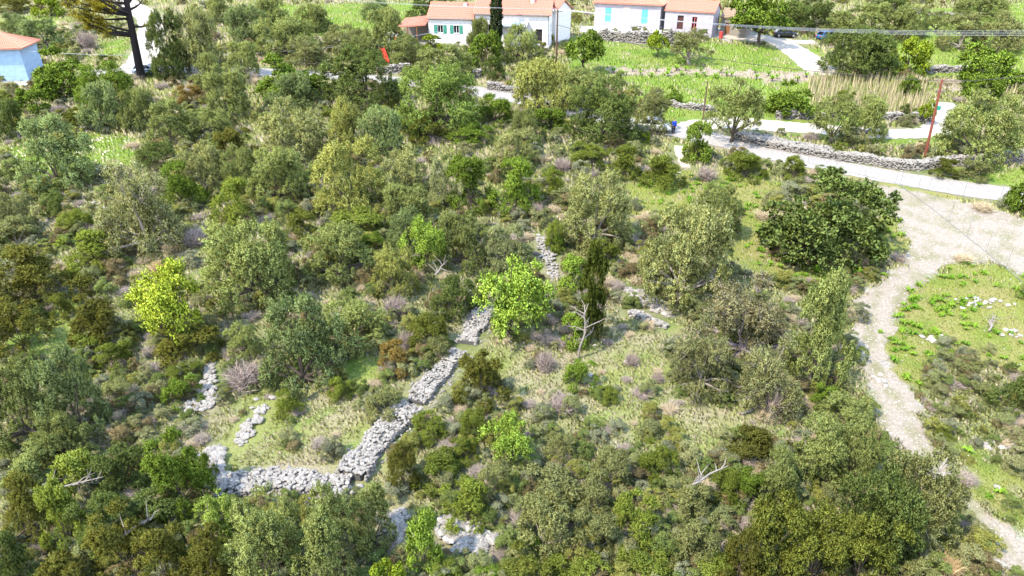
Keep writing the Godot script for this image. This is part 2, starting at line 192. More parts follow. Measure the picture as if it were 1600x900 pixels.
	["twig", "lilac", 8.01, -34.57, 0.90, 0.84, "dry_bush", "dry bush", "small lilac-grey dry bush well left of the heap of bare lilac branches", "dry twiggy bushes"],
	["twig", "lilac", 9.19, -35.93, 0.52, 1.04, "dry_bush", "dry bush", "small lilac-grey dry bush well in front and left of the large lilac-grey olive", "dry twiggy bushes"],
	["scrub", "green", 4.33, -35.25, 1.10, 1.84, "shrub", "shrub", "small green dome in the middle of the dry clearing", "evergreen shrubs of the scrub"],
	["scrub", "mid", 5.71, -34.03, 0.77, 1.03, "shrub", "shrub", "small mid-green shrub just in front and right of the small green dome", "evergreen shrubs of the scrub"],
	["olive", "thin", 11.78, -35.20, 2.01, 4.98, "olive_tree", "olive tree", "mid-sized sparse grey olive tree in front and left of the large lilac-grey olive", "olive trees on the hillside"],
	["olive", "lilac", 15.09, -38.93, 3.20, 5.86, "olive_tree", "olive tree", "large olive grey with bare lilac twigs in front of the meadow", "olive trees on the hillside"],
	["olive", "thin", 15.23, -33.74, 1.96, 4.75, "olive_tree", "olive tree", "mid-sized sparse grey olive tree just behind the heap of bare lilac branches", "olive trees on the hillside"],
	["olive", "norm", 19.33, -36.85, 2.02, 7.35, "olive_tree", "olive tree", "tall green-grey olive at the edge of the track bend", "olive trees on the hillside"],
	["twig", "lilac", 15.49, -33.27, 1.16, 3.93, "dry_bush", "dry bush", "heap of bare lilac branches under the large lilac-grey olive", "dry twiggy bushes"],
	["scrub", "dark", 30.91, -34.27, 1.63, 2.85, "shrub", "shrub", "dark evergreen bush at the right edge below the track field", "evergreen shrubs of the scrub"],
	["scrub", "grey", 29.77, -38.06, 0.93, 0.90, "shrub", "shrub", "low greyish shrub well right of the heap of bare lilac branches", "evergreen shrubs of the scrub"],
	["scrub", "grey", 29.49, -35.39, 0.96, 0.85, "shrub", "shrub", "low greyish shrub well behind the olive over the stony track", "evergreen shrubs of the scrub"],
	["scrub", "grey", 26.33, -33.37, 0.88, 0.81, "shrub", "shrub", "small greyish shrub well behind the olive over the stony track", "evergreen shrubs of the scrub"],
	["twig", "lilac", 28.69, -36.44, 0.78, 0.71, "dry_bush", "dry bush", "small lilac-grey dry bush well behind the olive over the stony track", "dry twiggy bushes"],
	["scrub", "mid", 25.01, -31.46, 0.59, 0.72, "shrub", "shrub", "small mid-green shrub behind the olive over the stony track", "evergreen shrubs of the scrub"],
	["olive", "norm", 19.81, -32.76, 1.54, 2.04, "olive_tree", "olive tree", "mid-sized grey-green olive tree right of the heap of bare lilac branches", "olive trees on the hillside"],
	["scrub", "green", 18.88, -33.98, 0.81, 1.73, "shrub", "shrub", "small fresh green shrub right of the heap of bare lilac branches", "evergreen shrubs of the scrub"],
	["scrub", "green", -16.56, -25.81, 1.57, 4.47, "shrub", "shrub", "upright dark green bush left of the ruined wall corner", "evergreen shrubs of the scrub"],
	["scrub", "green", -15.98, -27.58, 0.57, 1.93, "shrub", "shrub", "small fresh green shrub just left of the ruined wall corner", "evergreen shrubs of the scrub"],
	["olive", "norm", -25.28, -28.02, 1.55, 2.05, "olive_tree", "olive tree", "mid-sized grey-green olive tree well left of the ruined wall corner", "olive trees on the hillside"],
	["trunkround", "olive", -22.46, -26.93, 1.08, 2.63, "leafy_tree", "tree", "small tree with pale bent branches in the dark thicket", "leafy green trees"],
	["scrub", "brown", -23.18, -24.14, 1.30, 3.65, "shrub", "shrub", "rounded olive-brown shrub well left of the upright dark green bush", "evergreen shrubs of the scrub"],
	["scrub", "mid", -20.98, -23.50, 1.10, 3.68, "shrub", "shrub", "rounded mid-green shrub well left of the upright dark green bush", "evergreen shrubs of the scrub"],
	["scrub", "dark", -19.17, -23.55, 1.43, 2.97, "shrub", "shrub", "rounded dark green shrub well in front and left of the upright dark green bush", "evergreen shrubs of the scrub"],
	["scrub", "dark", -17.36, -24.78, 1.65, 1.54, "shrub", "shrub", "low dark green shrub in front of the upright dark green bush", "evergreen shrubs of the scrub"],
	["scrub", "brown", -19.78, -21.29, 1.41, 1.96, "shrub", "shrub", "rounded olive-brown shrub well in front and left of the upright dark green bush", "evergreen shrubs of the scrub"],
	["scrub", "brown", -17.58, -22.01, 1.40, 3.56, "shrub", "shrub", "rounded olive-brown shrub well in front of the upright dark green bush", "evergreen shrubs of the scrub"],
	["scrub", "brown", -15.34, -21.44, 1.27, 3.04, "shrub", "shrub", "rounded olive-brown shrub well in front of the ruined wall corner", "evergreen shrubs of the scrub"],
	["scrub", "brown", -13.44, -21.24, 1.23, 3.09, "shrub", "shrub", "rounded olive-brown shrub well left of the broad olive in front of the lower wall", "evergreen shrubs of the scrub"],
	["lime", "pale", -14.15, -24.01, 1.09, 2.40, "leafy_bush", "bush", "pale green bush with white branches below the ruined wall corner", "leafy green bushes"],
	["scrub", "mid", -13.66, -22.59, 0.86, 1.06, "shrub", "shrub", "small mid-green shrub well left of the broad olive in front of the lower wall", "evergreen shrubs of the scrub"],
	["scrub", "dark", -21.75, -21.11, 1.12, 3.11, "shrub", "shrub", "rounded dark green shrub well in front and left of the ruined wall corner", "evergreen shrubs of the scrub"],
	["scrub", "dark", -20.35, -27.38, 1.49, 2.45, "shrub", "shrub", "rounded dark green shrub left of the upright dark green bush", "evergreen shrubs of the scrub"],
	["olive", "norm", -10.83, -21.61, 1.71, 4.56, "olive_tree", "olive tree", "mid-sized grey-green olive tree left of the broad olive in front of the lower wall", "olive trees on the hillside"],
	["olive", "norm", -8.30, -21.95, 1.69, 4.87, "olive_tree", "olive tree", "broad olive in front of the lower stone wall", "olive trees on the hillside"],
	["olive", "norm", -6.73, -23.73, 1.20, 3.09, "olive_tree", "olive tree", "small grey-green olive tree right of the broad olive in front of the lower wall", "olive trees on the hillside"],
	["round", "fresh", -4.05, -22.18, 0.89, 3.78, "leafy_tree", "tree", "bright green upright bush beside the white rubble heap", "leafy green trees"],
	["round", "lime", -5.57, -21.17, 0.88, 1.88, "leafy_bush", "bush", "low yellow-green bush at the bottom edge beside the broad olive", "leafy green bushes"],
	["scrub", "brown", -5.64, -27.37, 0.89, 2.76, "shrub", "shrub", "small olive-brown shrub in front of the winding stone wall", "evergreen shrubs of the scrub"],
	["scrub", "mid", -3.99, -27.69, 1.44, 1.62, "shrub", "shrub", "low mid-green shrub left of the small fresh lime bush", "evergreen shrubs of the scrub"],
	["scrub", "mid", -2.20, -25.18, 1.38, 2.37, "shrub", "shrub", "rounded mid-green shrub behind the white rubble heap", "evergreen shrubs of the scrub"],
	["lime", "fresh", -0.14, -29.11, 1.51, 2.78, "leafy_bush", "bush", "small fresh lime bush in the lower clearing", "leafy green bushes"],
	["scrub", "mid", -2.24, -31.02, 0.94, 1.76, "shrub", "shrub", "rounded mid-green shrub just behind and left of the small fresh lime bush", "evergreen shrubs of the scrub"],
	["scrub", "mid", -4.69, -30.98, 1.08, 1.53, "shrub", "shrub", "rounded mid-green shrub just in front and right of the winding stone wall", "evergreen shrubs of the scrub"],
	["scrub", "grey", 1.93, -26.58, 1.99, 1.66, "shrub", "shrub", "low greyish shrub in front and right of the small fresh lime bush", "evergreen shrubs of the scrub"],
	["scrub", "grey", 1.38, -23.58, 1.38, 3.13, "shrub", "shrub", "rounded greyish shrub right of the white rubble heap", "evergreen shrubs of the scrub"],
	["scrub", "grey", 3.94, -25.64, 1.27, 2.29, "shrub", "shrub", "rounded greyish shrub well in front and right of the small fresh lime bush", "evergreen shrubs of the scrub"],
	["scrub", "grey", 5.16, -27.52, 1.16, 2.21, "shrub", "shrub", "rounded greyish shrub well right of the small fresh lime bush", "evergreen shrubs of the scrub"],
	["scrub", "mid", 7.85, -28.34, 1.12, 1.87, "shrub", "shrub", "rounded mid-green shrub well right of the small fresh lime bush", "evergreen shrubs of the scrub"],
	["scrub", "mid", 5.95, -24.12, 1.19, 2.74, "shrub", "shrub", "rounded mid-green shrub well right of the white rubble heap", "evergreen shrubs of the scrub"],
	["scrub", "grey", 3.76, -23.27, 1.19, 2.64, "shrub", "shrub", "rounded greyish shrub well right of the white rubble heap", "evergreen shrubs of the scrub"],
	["scrub", "grey", 8.67, -25.94, 1.28, 1.93, "shrub", "shrub", "rounded greyish shrub well in front of the heap of bare lilac branches", "evergreen shrubs of the scrub"],
	["scrub", "grey", 8.45, -22.97, 1.33, 2.42, "shrub", "shrub", "rounded greyish shrub well left of the olive over the stony track", "evergreen shrubs of the scrub"],
	["scrub", "mid", 5.86, -22.18, 1.47, 1.23, "shrub", "shrub", "low mid-green shrub well right of the white rubble heap", "evergreen shrubs of the scrub"],
	["scrub", "mid", 3.05, -21.87, 1.60, 1.15, "shrub", "shrub", "low mid-green shrub well in front of the small fresh lime bush", "evergreen shrubs of the scrub"],
	["scrub", "mustard", 0.72, -21.58, 1.29, 1.81, "shrub", "shrub", "rounded mustard-green shrub in front and right of the white rubble heap", "evergreen shrubs of the scrub"],
	["scrub", "green", 0.75, -23.00, 0.75, 1.04, "shrub", "shrub", "small fresh green shrub right of the white rubble heap", "evergreen shrubs of the scrub"],
	["scrub", "green", -0.98, -21.47, 0.98, 1.12, "shrub", "shrub", "low fresh green shrub in front of the white rubble heap", "evergreen shrubs of the scrub"],
	["scrub", "mid", -3.01, -21.44, 1.00, 1.19, "shrub", "shrub", "low mid-green shrub in front of the white rubble heap", "evergreen shrubs of the scrub"],
	["scrub", "mid", 11.03, -26.40, 0.97, 1.95, "shrub", "shrub", "rounded mid-green shrub well in front of the heap of bare lilac branches", "evergreen shrubs of the scrub"],
	["scrub", "mid", 8.91, -21.48, 1.44, 1.24, "shrub", "shrub", "low mid-green shrub well left of the olive over the stony track", "evergreen shrubs of the scrub"],
	["scrub", "grey", -0.97, -26.27, 0.97, 2.51, "shrub", "shrub", "rounded greyish shrub in front of the small fresh lime bush", "evergreen shrubs of the scrub"],
	["scrub", "mid", -2.57, -29.25, 0.90, 1.28, "shrub", "shrub", "rounded mid-green shrub just left of the small fresh lime bush", "evergreen shrubs of the scrub"],
	["scrub", "grey", 2.62, -29.56, 0.87, 1.50, "shrub", "shrub", "small greyish shrub right of the small fresh lime bush", "evergreen shrubs of the scrub"],
	["scrub", "brown", 13.74, -29.76, 1.90, 1.46, "shrub", "shrub", "low olive-brown shrub in front of the heap of bare lilac branches", "evergreen shrubs of the scrub"],
	["olive", "norm", 16.15, -28.12, 1.74, 4.08, "olive_tree", "olive tree", "mid-sized grey-green olive tree well in front of the heap of bare lilac branches", "olive trees on the hillside"],
	["olive", "norm", 17.67, -27.84, 1.43, 4.11, "olive_tree", "olive tree", "mid-sized grey-green olive tree behind and left of the olive over the stony track", "olive trees on the hillside"],
	["olive", "grey", 19.32, -24.44, 1.93, 5.14, "olive_tree", "olive tree", "large grey olive hanging over the lower stony track", "olive trees on the hillside"],
	["olive", "dark", 16.90, -23.13, 1.78, 4.96, "olive_tree", "olive tree", "mid-sized dark green olive tree in front and left of the olive over the stony track", "olive trees on the hillside"],
	["olive", "norm", 13.42, -26.41, 1.22, 3.65, "olive_tree", "olive tree", "small grey-green olive tree well in front of the heap of bare lilac branches", "olive trees on the hillside"],
	["scrub", "mustard", 11.55, -22.12, 1.68, 4.51, "shrub", "shrub", "rounded mustard-green shrub well left of the olive over the stony track", "evergreen shrubs of the scrub"],
	["scrub", "mustard", 13.59, -21.71, 1.52, 4.34, "shrub", "shrub", "rounded mustard-green shrub well in front and left of the olive over the stony track", "evergreen shrubs of the scrub"],
	["scrub", "mustard", 15.64, -21.42, 1.63, 3.95, "shrub", "shrub", "orange-tinged shrub in the lower right thicket", "evergreen shrubs of the scrub"],
	["scrub", "green", 12.22, -26.18, 1.06, 2.13, "shrub", "shrub", "rounded fresh green shrub well in front of the heap of bare lilac branches", "evergreen shrubs of the scrub"],
	["scrub", "brown", 10.12, -21.28, 1.12, 3.33, "shrub", "shrub", "rounded olive-brown shrub well left of the olive over the stony track", "evergreen shrubs of the scrub"],
	["scrub", "grey", 18.21, -21.57, 1.00, 1.44, "shrub", "shrub", "rounded greyish shrub well in front of the olive over the stony track", "evergreen shrubs of the scrub"],
	["twig", "tan", 19.87, -22.11, 0.80, 1.34, "dry_bush", "dry bush", "small tan dry bush well in front of the olive over the stony track", "dry twiggy bushes"],
]

# leaf colours (sRGB)
var TONES := {
	"norm": Color(0.47, 0.52, 0.37), "green": Color(0.38, 0.47, 0.22), "blue": Color(0.45, 0.52, 0.40), "grey": Color(0.49, 0.52, 0.40),
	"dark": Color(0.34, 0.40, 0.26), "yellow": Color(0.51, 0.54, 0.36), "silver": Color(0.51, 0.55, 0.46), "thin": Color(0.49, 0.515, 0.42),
	"lilac": Color(0.505, 0.505, 0.45), "dense": Color(0.40, 0.48, 0.29), "brown": Color(0.365, 0.38, 0.215), "mid": Color(0.42, 0.48, 0.25),
	"mustard": Color(0.37, 0.405, 0.22), "rust": Color(0.46, 0.41, 0.27), "fresh": Color(0.47, 0.57, 0.28), "lime": Color(0.48, 0.56, 0.22),
	"tan": Color(0.60, 0.55, 0.41), "olive": Color(0.48, 0.54, 0.30), "pale": Color(0.52, 0.61, 0.34), "conifer": Color(0.25, 0.29, 0.15),
}
var tone_mats := {}
var rng := RandomNumberGenerator.new()
var soft := FastNoiseLite.new()
var fine := FastNoiseLite.new()
var taken := {}
var M := {}
var crowns := {}
var stones: Array[ArrayMesh] = []

# ------------------------------------------------------------------ small helpers
func numbered(called: String) -> String:
	if not taken.has(called):
		taken[called] = 0
		return called
	taken[called] += 1
	return "%s_%03d" % [called, taken[called]]

func tag(o: Node3D, label: String, category := "", group := "", kind := "") -> void:
	if label: o.set_meta("label", label)
	if category: o.set_meta("category", category)
	if group: o.set_meta("group", group)
	if kind: o.set_meta("kind", kind)

func thing(called: String, at: Vector3, turn: float, label: String, category: String, group := "") -> Node3D:
	var o := Node3D.new()
	o.name = numbered(called)
	add_child(o)
	o.position = at
	o.rotation.y = turn
	tag(o, label, category, group)
	return o

func part(called: String, mesh: Mesh, m: Material, parent: Node3D, at := Vector3.ZERO) -> MeshInstance3D:
	var o := MeshInstance3D.new()
	o.name = called if parent != self else numbered(called)
	o.mesh = mesh
	o.material_override = m
	o.position = at
	parent.add_child(o, true)
	return o

func mat(c: Color, rough := 0.9, metal := 0.0) -> StandardMaterial3D:
	var m := StandardMaterial3D.new()
	m.albedo_color = c
	m.roughness = rough
	m.metallic = metal
	m.metallic_specular = 0.35
	return m

func leaf_mat(c: Color, through := 0.35) -> StandardMaterial3D:
	var m := mat(c, 0.75)
	m.metallic_specular = 0.12
	m.vertex_color_use_as_albedo = true
	m.cull_mode = BaseMaterial3D.CULL_DISABLED
	m.backlight_enabled = true
	m.backlight = Color(through, through, through * 0.6).linear_to_srgb()
	return m

func grain(c: Color, lo: float, freq: float, size_m: float, rough := 0.9, seed_n := 1) -> StandardMaterial3D:
	var m := mat(c, rough)
	m.albedo_texture = noise_tex(lo, freq, seed_n)
	m.uv1_triplanar = true
	m.uv1_world_triplanar = true
	m.uv1_scale = Vector3.ONE / size_m
	return m

func noise_tex(lo: float, freq: float, seed_n: int) -> NoiseTexture2D:
	var n := FastNoiseLite.new()
	n.noise_type = FastNoiseLite.TYPE_SIMPLEX_SMOOTH
	n.seed = seed_n
	n.frequency = freq
	n.fractal_octaves = 5
	n.fractal_gain = 0.65
	var t := NoiseTexture2D.new()
	t.width = 512
	t.height = 512
	t.seamless = true
	t.noise = n
	var g := Gradient.new()
	g.set_color(0, Color(lo, lo, lo))
	g.set_color(1, Color(1, 1, 1))
	t.color_ramp = g
	return t

# plain indexed mesh collector
class Geo:
	var v := PackedVector3Array()
	var n := PackedVector3Array()
	var c := PackedColorArray()
	var i := PackedInt32Array()
	func tri(a: Vector3, b: Vector3, d: Vector3) -> void:
		var k := v.size()
		v.append(a); v.append(b); v.append(d)
		i.append(k); i.append(k + 1); i.append(k + 2)
	func quad(a: Vector3, b: Vector3, d: Vector3, e: Vector3) -> void:
		var k := v.size()
		v.append(a); v.append(b); v.append(d); v.append(e)
		i.append_array([k, k + 1, k + 2, k, k + 2, k + 3])
	func box(lo: Vector3, hi: Vector3) -> void:
		var p := []
		for q in 8:
			p.append(Vector3(hi.x if q & 1 else lo.x, hi.y if q & 2 else lo.y, hi.z if q & 4 else lo.z))
		for f in [[0, 2, 3, 1], [4, 5, 7, 6], [0, 1, 5, 4], [2, 6, 7, 3], [0, 4, 6, 2], [1, 3, 7, 5]]:
			quad(p[f[0]], p[f[3]], p[f[2]], p[f[1]])
	func tube(pts: Array, radii: Array, sides := 6, closed := true) -> void:
		var k := v.size()
		for q in pts.size():
			var t: Vector3 = (pts[mini(q + 1, pts.size() - 1)] - pts[maxi(q - 1, 0)]).normalized()
			var s := t.cross(Vector3(0.31, 0.2, 0.93)).normalized()
			var w := t.cross(s)
			for a in sides:
				var an := TAU * a / sides
				v.append(pts[q] + (s * cos(an) + w * sin(an)) * radii[q])
		for q in pts.size() - 1:
			for a in sides:
				var b := (a + 1) % sides
				i.append_array([k + q * sides + a, k + (q + 1) * sides + a, k + (q + 1) * sides + b, k + q * sides + a, k + (q + 1) * sides + b, k + q * sides + b])
		if closed:
			for e in [0, pts.size() - 1]:
				for a in range(1, sides - 1):
					if e == 0: i.append_array([k, k + a, k + a + 1])
					else: i.append_array([k + e * sides, k + e * sides + a + 1, k + e * sides + a])
	func mesh() -> ArrayMesh:
		var a := []
		a.resize(Mesh.ARRAY_MAX)
		a[Mesh.ARRAY_VERTEX] = v
		if n.size() == v.size(): a[Mesh.ARRAY_NORMAL] = n
		if c.size() == v.size(): a[Mesh.ARRAY_COLOR] = c
		a[Mesh.ARRAY_INDEX] = i
		var m := ArrayMesh.new()
		m.add_surface_from_arrays(Mesh.PRIMITIVE_TRIANGLES, a)
		return m

func box_mesh(lo: Vector3, hi: Vector3) -> ArrayMesh:
	var g := Geo.new()
	g.box(lo, hi)
	return g.mesh()

func rnd_dir() -> Vector3:
	var y := rng.randf_range(-1, 1)
	var a := rng.randf() * TAU
	var r := sqrt(1.0 - y * y)
	return Vector3(r * cos(a), y, r * sin(a))

# ------------------------------------------------------------------ the lie of the land
func bend(t: float, k: float) -> float:
	return t if t > 50.0 * k else k * log(1.0 + exp(t / k))

func ground(x: float, z: float) -> float:
	var d := -z
	return 0.075 * bend(d - 25, 8) + 0.01 * bend(d - 85, 8) + 0.015 * bend(d - 142, 8) + 0.3 * sin(x * 0.13 + 1) * cos(d * 0.17) + 0.25 * sin(x * 0.05 + d * 0.07)

func on(p: Vector2, up := 0.0) -> Vector3:
	return Vector3(p.x, ground(p.x, p.y) + up, p.y)

func _ready() -> void:
	rng.seed = 4711
	# ---- camera, sky, sun, exposure
	var cam := Camera3D.new()
	cam.name = "camera"
	cam.fov = rad_to_deg(2.0 * atan(450.0 / 1086.0))
	cam.position = Vector3(0, 27, 0)
	cam.rotation_degrees = Vector3(-28, 0, 0)
	cam.far = 3000
	add_child(cam)
	var env := Environment.new()
	env.background_mode = Environment.BG_SKY
	env.tonemap_mode = Environment.TONE_MAPPER_LINEAR
	env.tonemap_exposure = 2.7
	env.sdfgi_enabled = true
	env.ssao_enabled = true
	env.ssil_enabled = true
	var sky := ProceduralSkyMaterial.new()
	sky.sky_top_color = Color(0.52, 0.64, 0.82)
	sky.sky_horizon_color = Color(0.88, 0.89, 0.90)
	sky.sky_energy_multiplier = 1.5
	sky.sky_curve = 0.45
	sky.ground_bottom_color = Color(0.33, 0.34, 0.24)
	sky.ground_horizon_color = Color(0.6, 0.66, 0.7)
	env.sky = Sky.new()
	env.sky.sky_material = sky
	var we := WorldEnvironment.new()
	we.name = "environment"
	we.environment = env
	add_child(we)
	var sun := DirectionalLight3D.new()
	sun.name = "sun"
	sun.light_energy = 1.4
	sun.light_color = Color(1.0, 0.96, 0.89)
	sun.light_angular_distance = 0.5
	sun.shadow_enabled = true
	add_child(sun)
	sun.look_at_from_position(Vector3.ZERO, Vector3(0.47, -0.80, -0.34))
	# ---- shared stuff
	soft.seed = 3
	soft.frequency = 0.09
	soft.fractal_octaves = 4
	fine.seed = 8
	fine.frequency = 0.6
	fine.fractal_octaves = 3
	M.bark = grain(Color(0.34, 0.30, 0.26), 0.5, 0.03, 1.0)
	M.pale_bark = grain(Color(0.58, 0.54, 0.50), 0.6, 0.03, 1.0)
	M.lilac_bark = grain(Color(0.60, 0.54, 0.55), 0.6, 0.03, 1.0)
	M.dark_bark = grain(Color(0.15, 0.125, 0.12), 0.5, 0.03, 1.0)
	M.stone = grain(Color(0.63, 0.605, 0.57), 0.55, 0.02, 1.3)
	M.stone2 = grain(Color(0.55, 0.525, 0.49), 0.5, 0.02, 1.1)
	M.stone3 = grain(Color(0.68, 0.65, 0.605), 0.6, 0.02, 1.7)
	M.core = grain(Color(0.40, 0.39, 0.37), 0.5, 0.03, 1.0)
	for k in 6: stones.append(stone_mesh())
	lay_ground()
	lay_roads()
	build_houses()
	build_walls()
	plant_all()
	special_trees()
	field_plants()
	undergrowth()
	wires_and_poles()
	fence()
	build_cars()
	build_person()
	loose_things()

# ------------------------------------------------------------------ ground
const X0 := -125.0
const D0 := 12.0
const CELL := 0.5
const NX := 500
const ND := 370
var zone := PackedByteArray()
var areas := {
	"meadow": [[Vector2(12.35, -69.49), Vector2(19.94, -72.00), Vector2(26.68, -70.42), Vector2(27.74, -65.63), Vector2(23.86, -60.43), Vector2(21.20, -52.73), Vector2(22.96, -50.82), Vector2(31.38, -51.01), Vector2(26.61, -48.26), Vector2(18.00, -49.80), Vector2(21.72, -65.75), Vector2(11.87, -59.82), Vector2(8.41, -51.13), Vector2(11.07, -60.49)], [Vector2(33.02, -50.08), Vector2(37.24, -52.14), Vector2(40.09, -51.53), Vector2(41.53, -48.80), Vector2(33.78, -36.60), Vector2(32.08, -39.33), Vector2(30.24, -40.76), Vector2(26.78, -36.61), Vector2(24.68, -36.55), Vector2(25.11, -39.27), Vector2(27.35, -43.73)], [Vector2(37.74, -65.28), Vector2(37.84, -60.98), Vector2(34.21, -53.60), Vector2(30.64, -50.53), Vector2(34.21, -60.92)], [Vector2(25.74, -31.12), Vector2(27.75, -27.52), Vector2(24.57, -22.82), Vector2(24.21, -28.45)], [Vector2(47.94, -61.75), Vector2(45.85, -63.42), Vector2(33.62, -71.84), Vector2(29.61, -72.10), Vector2(33.23, -70.83), Vector2(37.21, -67.66), Vector2(42.15, -63.46)]],
	"clearing": [[Vector2(6.90, -43.05), Vector2(11.29, -41.94), Vector2(9.95, -33.29), Vector2(17.02, -33.64), Vector2(14.54, -30.75), Vector2(10.02, -30.12), Vector2(5.56, -31.80), Vector2(-0.39, -34.30), Vector2(1.26, -38.17), Vector2(4.21, -38.19)], [Vector2(-17.77, -33.59), Vector2(-15.31, -35.70), Vector2(-11.24, -35.57), Vector2(-6.82, -34.17), Vector2(-6.05, -32.70), Vector2(-8.35, -28.86), Vector2(-11.01, -28.40), Vector2(-15.51, -28.43)], [Vector2(-8.39, -29.10), Vector2(-5.78, -30.56), Vector2(-4.60, -26.40), Vector2(-7.71, -25.54)], [Vector2(7.95, -30.57), Vector2(13.21, -31.23), Vector2(11.89, -27.80), Vector2(8.92, -28.21)], [Vector2(-2.60, -39.70), Vector2(1.30, -39.65), Vector2(0.80, -35.50), Vector2(-1.62, -36.18)], [Vector2(-31.25, -54.37), Vector2(-27.56, -59.26), Vector2(-22.01, -45.43), Vector2(-24.91, -48.00)]],
	"vivid": [[Vector2(9.77, -131.33), Vector2(53.08, -122.79), Vector2(38.98, -84.04), Vector2(30.74, -85.21), Vector2(15.82, -85.41), Vector2(17.04, -102.27), Vector2(8.60, -106.77)], [Vector2(-59.25, -77.77), Vector2(-47.44, -66.29), Vector2(-39.29, -70.93), Vector2(-44.74, -80.40), Vector2(-50.50, -82.06), Vector2(-49.48, -74.74)], [Vector2(-11.91, -38.59), Vector2(-8.52, -38.74), Vector2(-7.76, -35.43), Vector2(-10.56, -36.18)], [Vector2(-34.17, -38.27), Vector2(-33.02, -45.49), Vector2(-28.76, -39.55), Vector2(-31.32, -38.39)], [Vector2(10.20, -129.35), Vector2(49.45, -121.76), Vector2(45.97, -108.16), Vector2(13.66, -109.28)], [Vector2(16.95, -101.63), Vector2(43.85, -102.38), Vector2(33.54, -87.82), Vector2(17.31, -95.10)], [Vector2(52.37, -126.73), Vector2(48.61, -108.73), Vector2(58.21, -104.34), Vector2(52.86, -93.16), Vector2(40.81, -80.97), Vector2(29.08, -79.56), Vector2(30.84, -80.42), Vector2(38.64, -83.17), Vector2(35.50, -85.27)], [Vector2(65.67, -129.29), Vector2(92.49, -128.81), Vector2(77.88, -105.56), Vector2(55.01, -105.65)], [Vector2(78.89, -150.12), Vector2(114.49, -163.38), Vector2(92.49, -128.81), Vector2(68.74, -128.69)], [Vector2(28.09, -78.69), Vector2(51.71, -64.91), Vector2(55.10, -70.36), Vector2(40.75, -71.12), Vector2(36.06, -72.84)], [Vector2(-109.65, -157.89), Vector2(-90.57, -147.95), Vector2(-83.72, -135.21), Vector2(-98.43, -139.91)], [Vector2(-53.49, -155.96), Vector2(-13.72, -160.32), Vector2(-13.24, -138.56), Vector2(-33.78, -128.58), Vector2(-43.20, -129.82)], [Vector2(-71.33, -124.81), Vector2(-67.55, -128.57), Vector2(-62.61, -117.70), Vector2(-67.92, -117.85)], [Vector2(35.80, -79.64), Vector2(49.14, -74.23), Vector2(55.42, -74.19), Vector2(52.02, -79.46)]],
	"soil": [[Vector2(14.20, -109.73), Vector2(28.84, -111.44), Vector2(45.26, -107.52), Vector2(45.24, -104.89), Vector2(35.91, -105.16), Vector2(27.85, -107.10), Vector2(15.61, -105.44)], [Vector2(35.91, -105.16), Vector2(46.41, -105.50), Vector2(46.41, -103.04), Vector2(36.85, -102.17)], [Vector2(63.31, -105.07), Vector2(70.30, -106.44), Vector2(67.02, -100.03), Vector2(61.58, -98.31)], [Vector2(70.80, -106.48), Vector2(78.80, -106.99), Vector2(77.16, -104.45), Vector2(69.04, -103.48)]],
	"yard": [[Vector2(12.75, -139.82), Vector2(36.91, -136.76), Vector2(46.14, -131.82), Vector2(45.29, -129.09), Vector2(36.07, -128.60), Vector2(30.18, -133.01), Vector2(12.44, -135.96)], [Vector2(-22.98, -131.75), Vector2(-13.93, -127.30), Vector2(-13.47, -122.46), Vector2(-21.87, -124.59)], [Vector2(35.90, -140.13), Vector2(45.04, -136.04), Vector2(45.58, -130.02), Vector2(35.36, -130.38)]],
}

func lay_ground() -> void:
	zone.resize(NX * ND)
	var ids := {"meadow": 1, "vivid": 2, "clearing": 3, "soil": 4, "yard": 7}
	for key in ["clearing", "meadow", "vivid", "soil", "yard"]:
		for poly in areas[key]:
			stamp(PackedVector2Array(poly), ids[key], 1.6)
	stamp(PackedVector2Array(lot), 5, 0.7)
	# the sheet, denser where the picture looks
	var xs: Array[float] = []
	var ds: Array[float] = []
	var x := -900.0
	while x < 900.0:
		xs.append(x)
		x += 0.6 if absf(x) < 64.0 else (1.5 if absf(x) < 130.0 else 40.0)
		if x > -900 and xs[-1] < -130 and x > -130: x = -130.0
	var d := -300.0
	while d < 1200.0:
		ds.append(d)
		d += 0.6 if d > 13.9 and d < 100.0 else (1.2 if d >= 100.0 and d < 200.0 else (40.0 if d > -20 and d >= 200.0 else 6.0 if d > -20 else 40.0))
	var g := Geo.new()
	var w := xs.size()
	for dd in ds:
		for xx in xs:
			var hh := ground(xx, -dd)
			g.v.append(Vector3(xx, hh, -dd))
			g.n.append(Vector3(ground(xx - 0.5, -dd) - ground(xx + 0.5, -dd), 1.0, ground(xx, -dd - 0.5) - ground(xx, -dd + 0.5)).normalized())
			g.c.append(ground_color(xx, -dd))
	for r in ds.size() - 1:
		for q in w - 1:
			var k := r * w + q
			g.i.append_array([k, k + w, k + w + 1, k, k + w + 1, k + 1])
	var m := mat(Color(1, 1, 1), 0.95)
	m.metallic_specular = 0.15
	m.vertex_color_use_as_albedo = true
	m.albedo_texture = noise_tex(0.62, 0.035, 21)
	m.uv1_triplanar = true
	m.uv1_world_triplanar = true
	m.uv1_scale = Vector3.ONE / 2.7
	m.detail_enabled = true
	m.detail_blend_mode = BaseMaterial3D.BLEND_MODE_MUL
	m.detail_albedo = noise_tex(0.78, 0.02, 22)
	m.detail_uv_layer = BaseMaterial3D.DETAIL_UV_1
	tag(part("ground", g.mesh(), m, self), "", "", "", "structure")

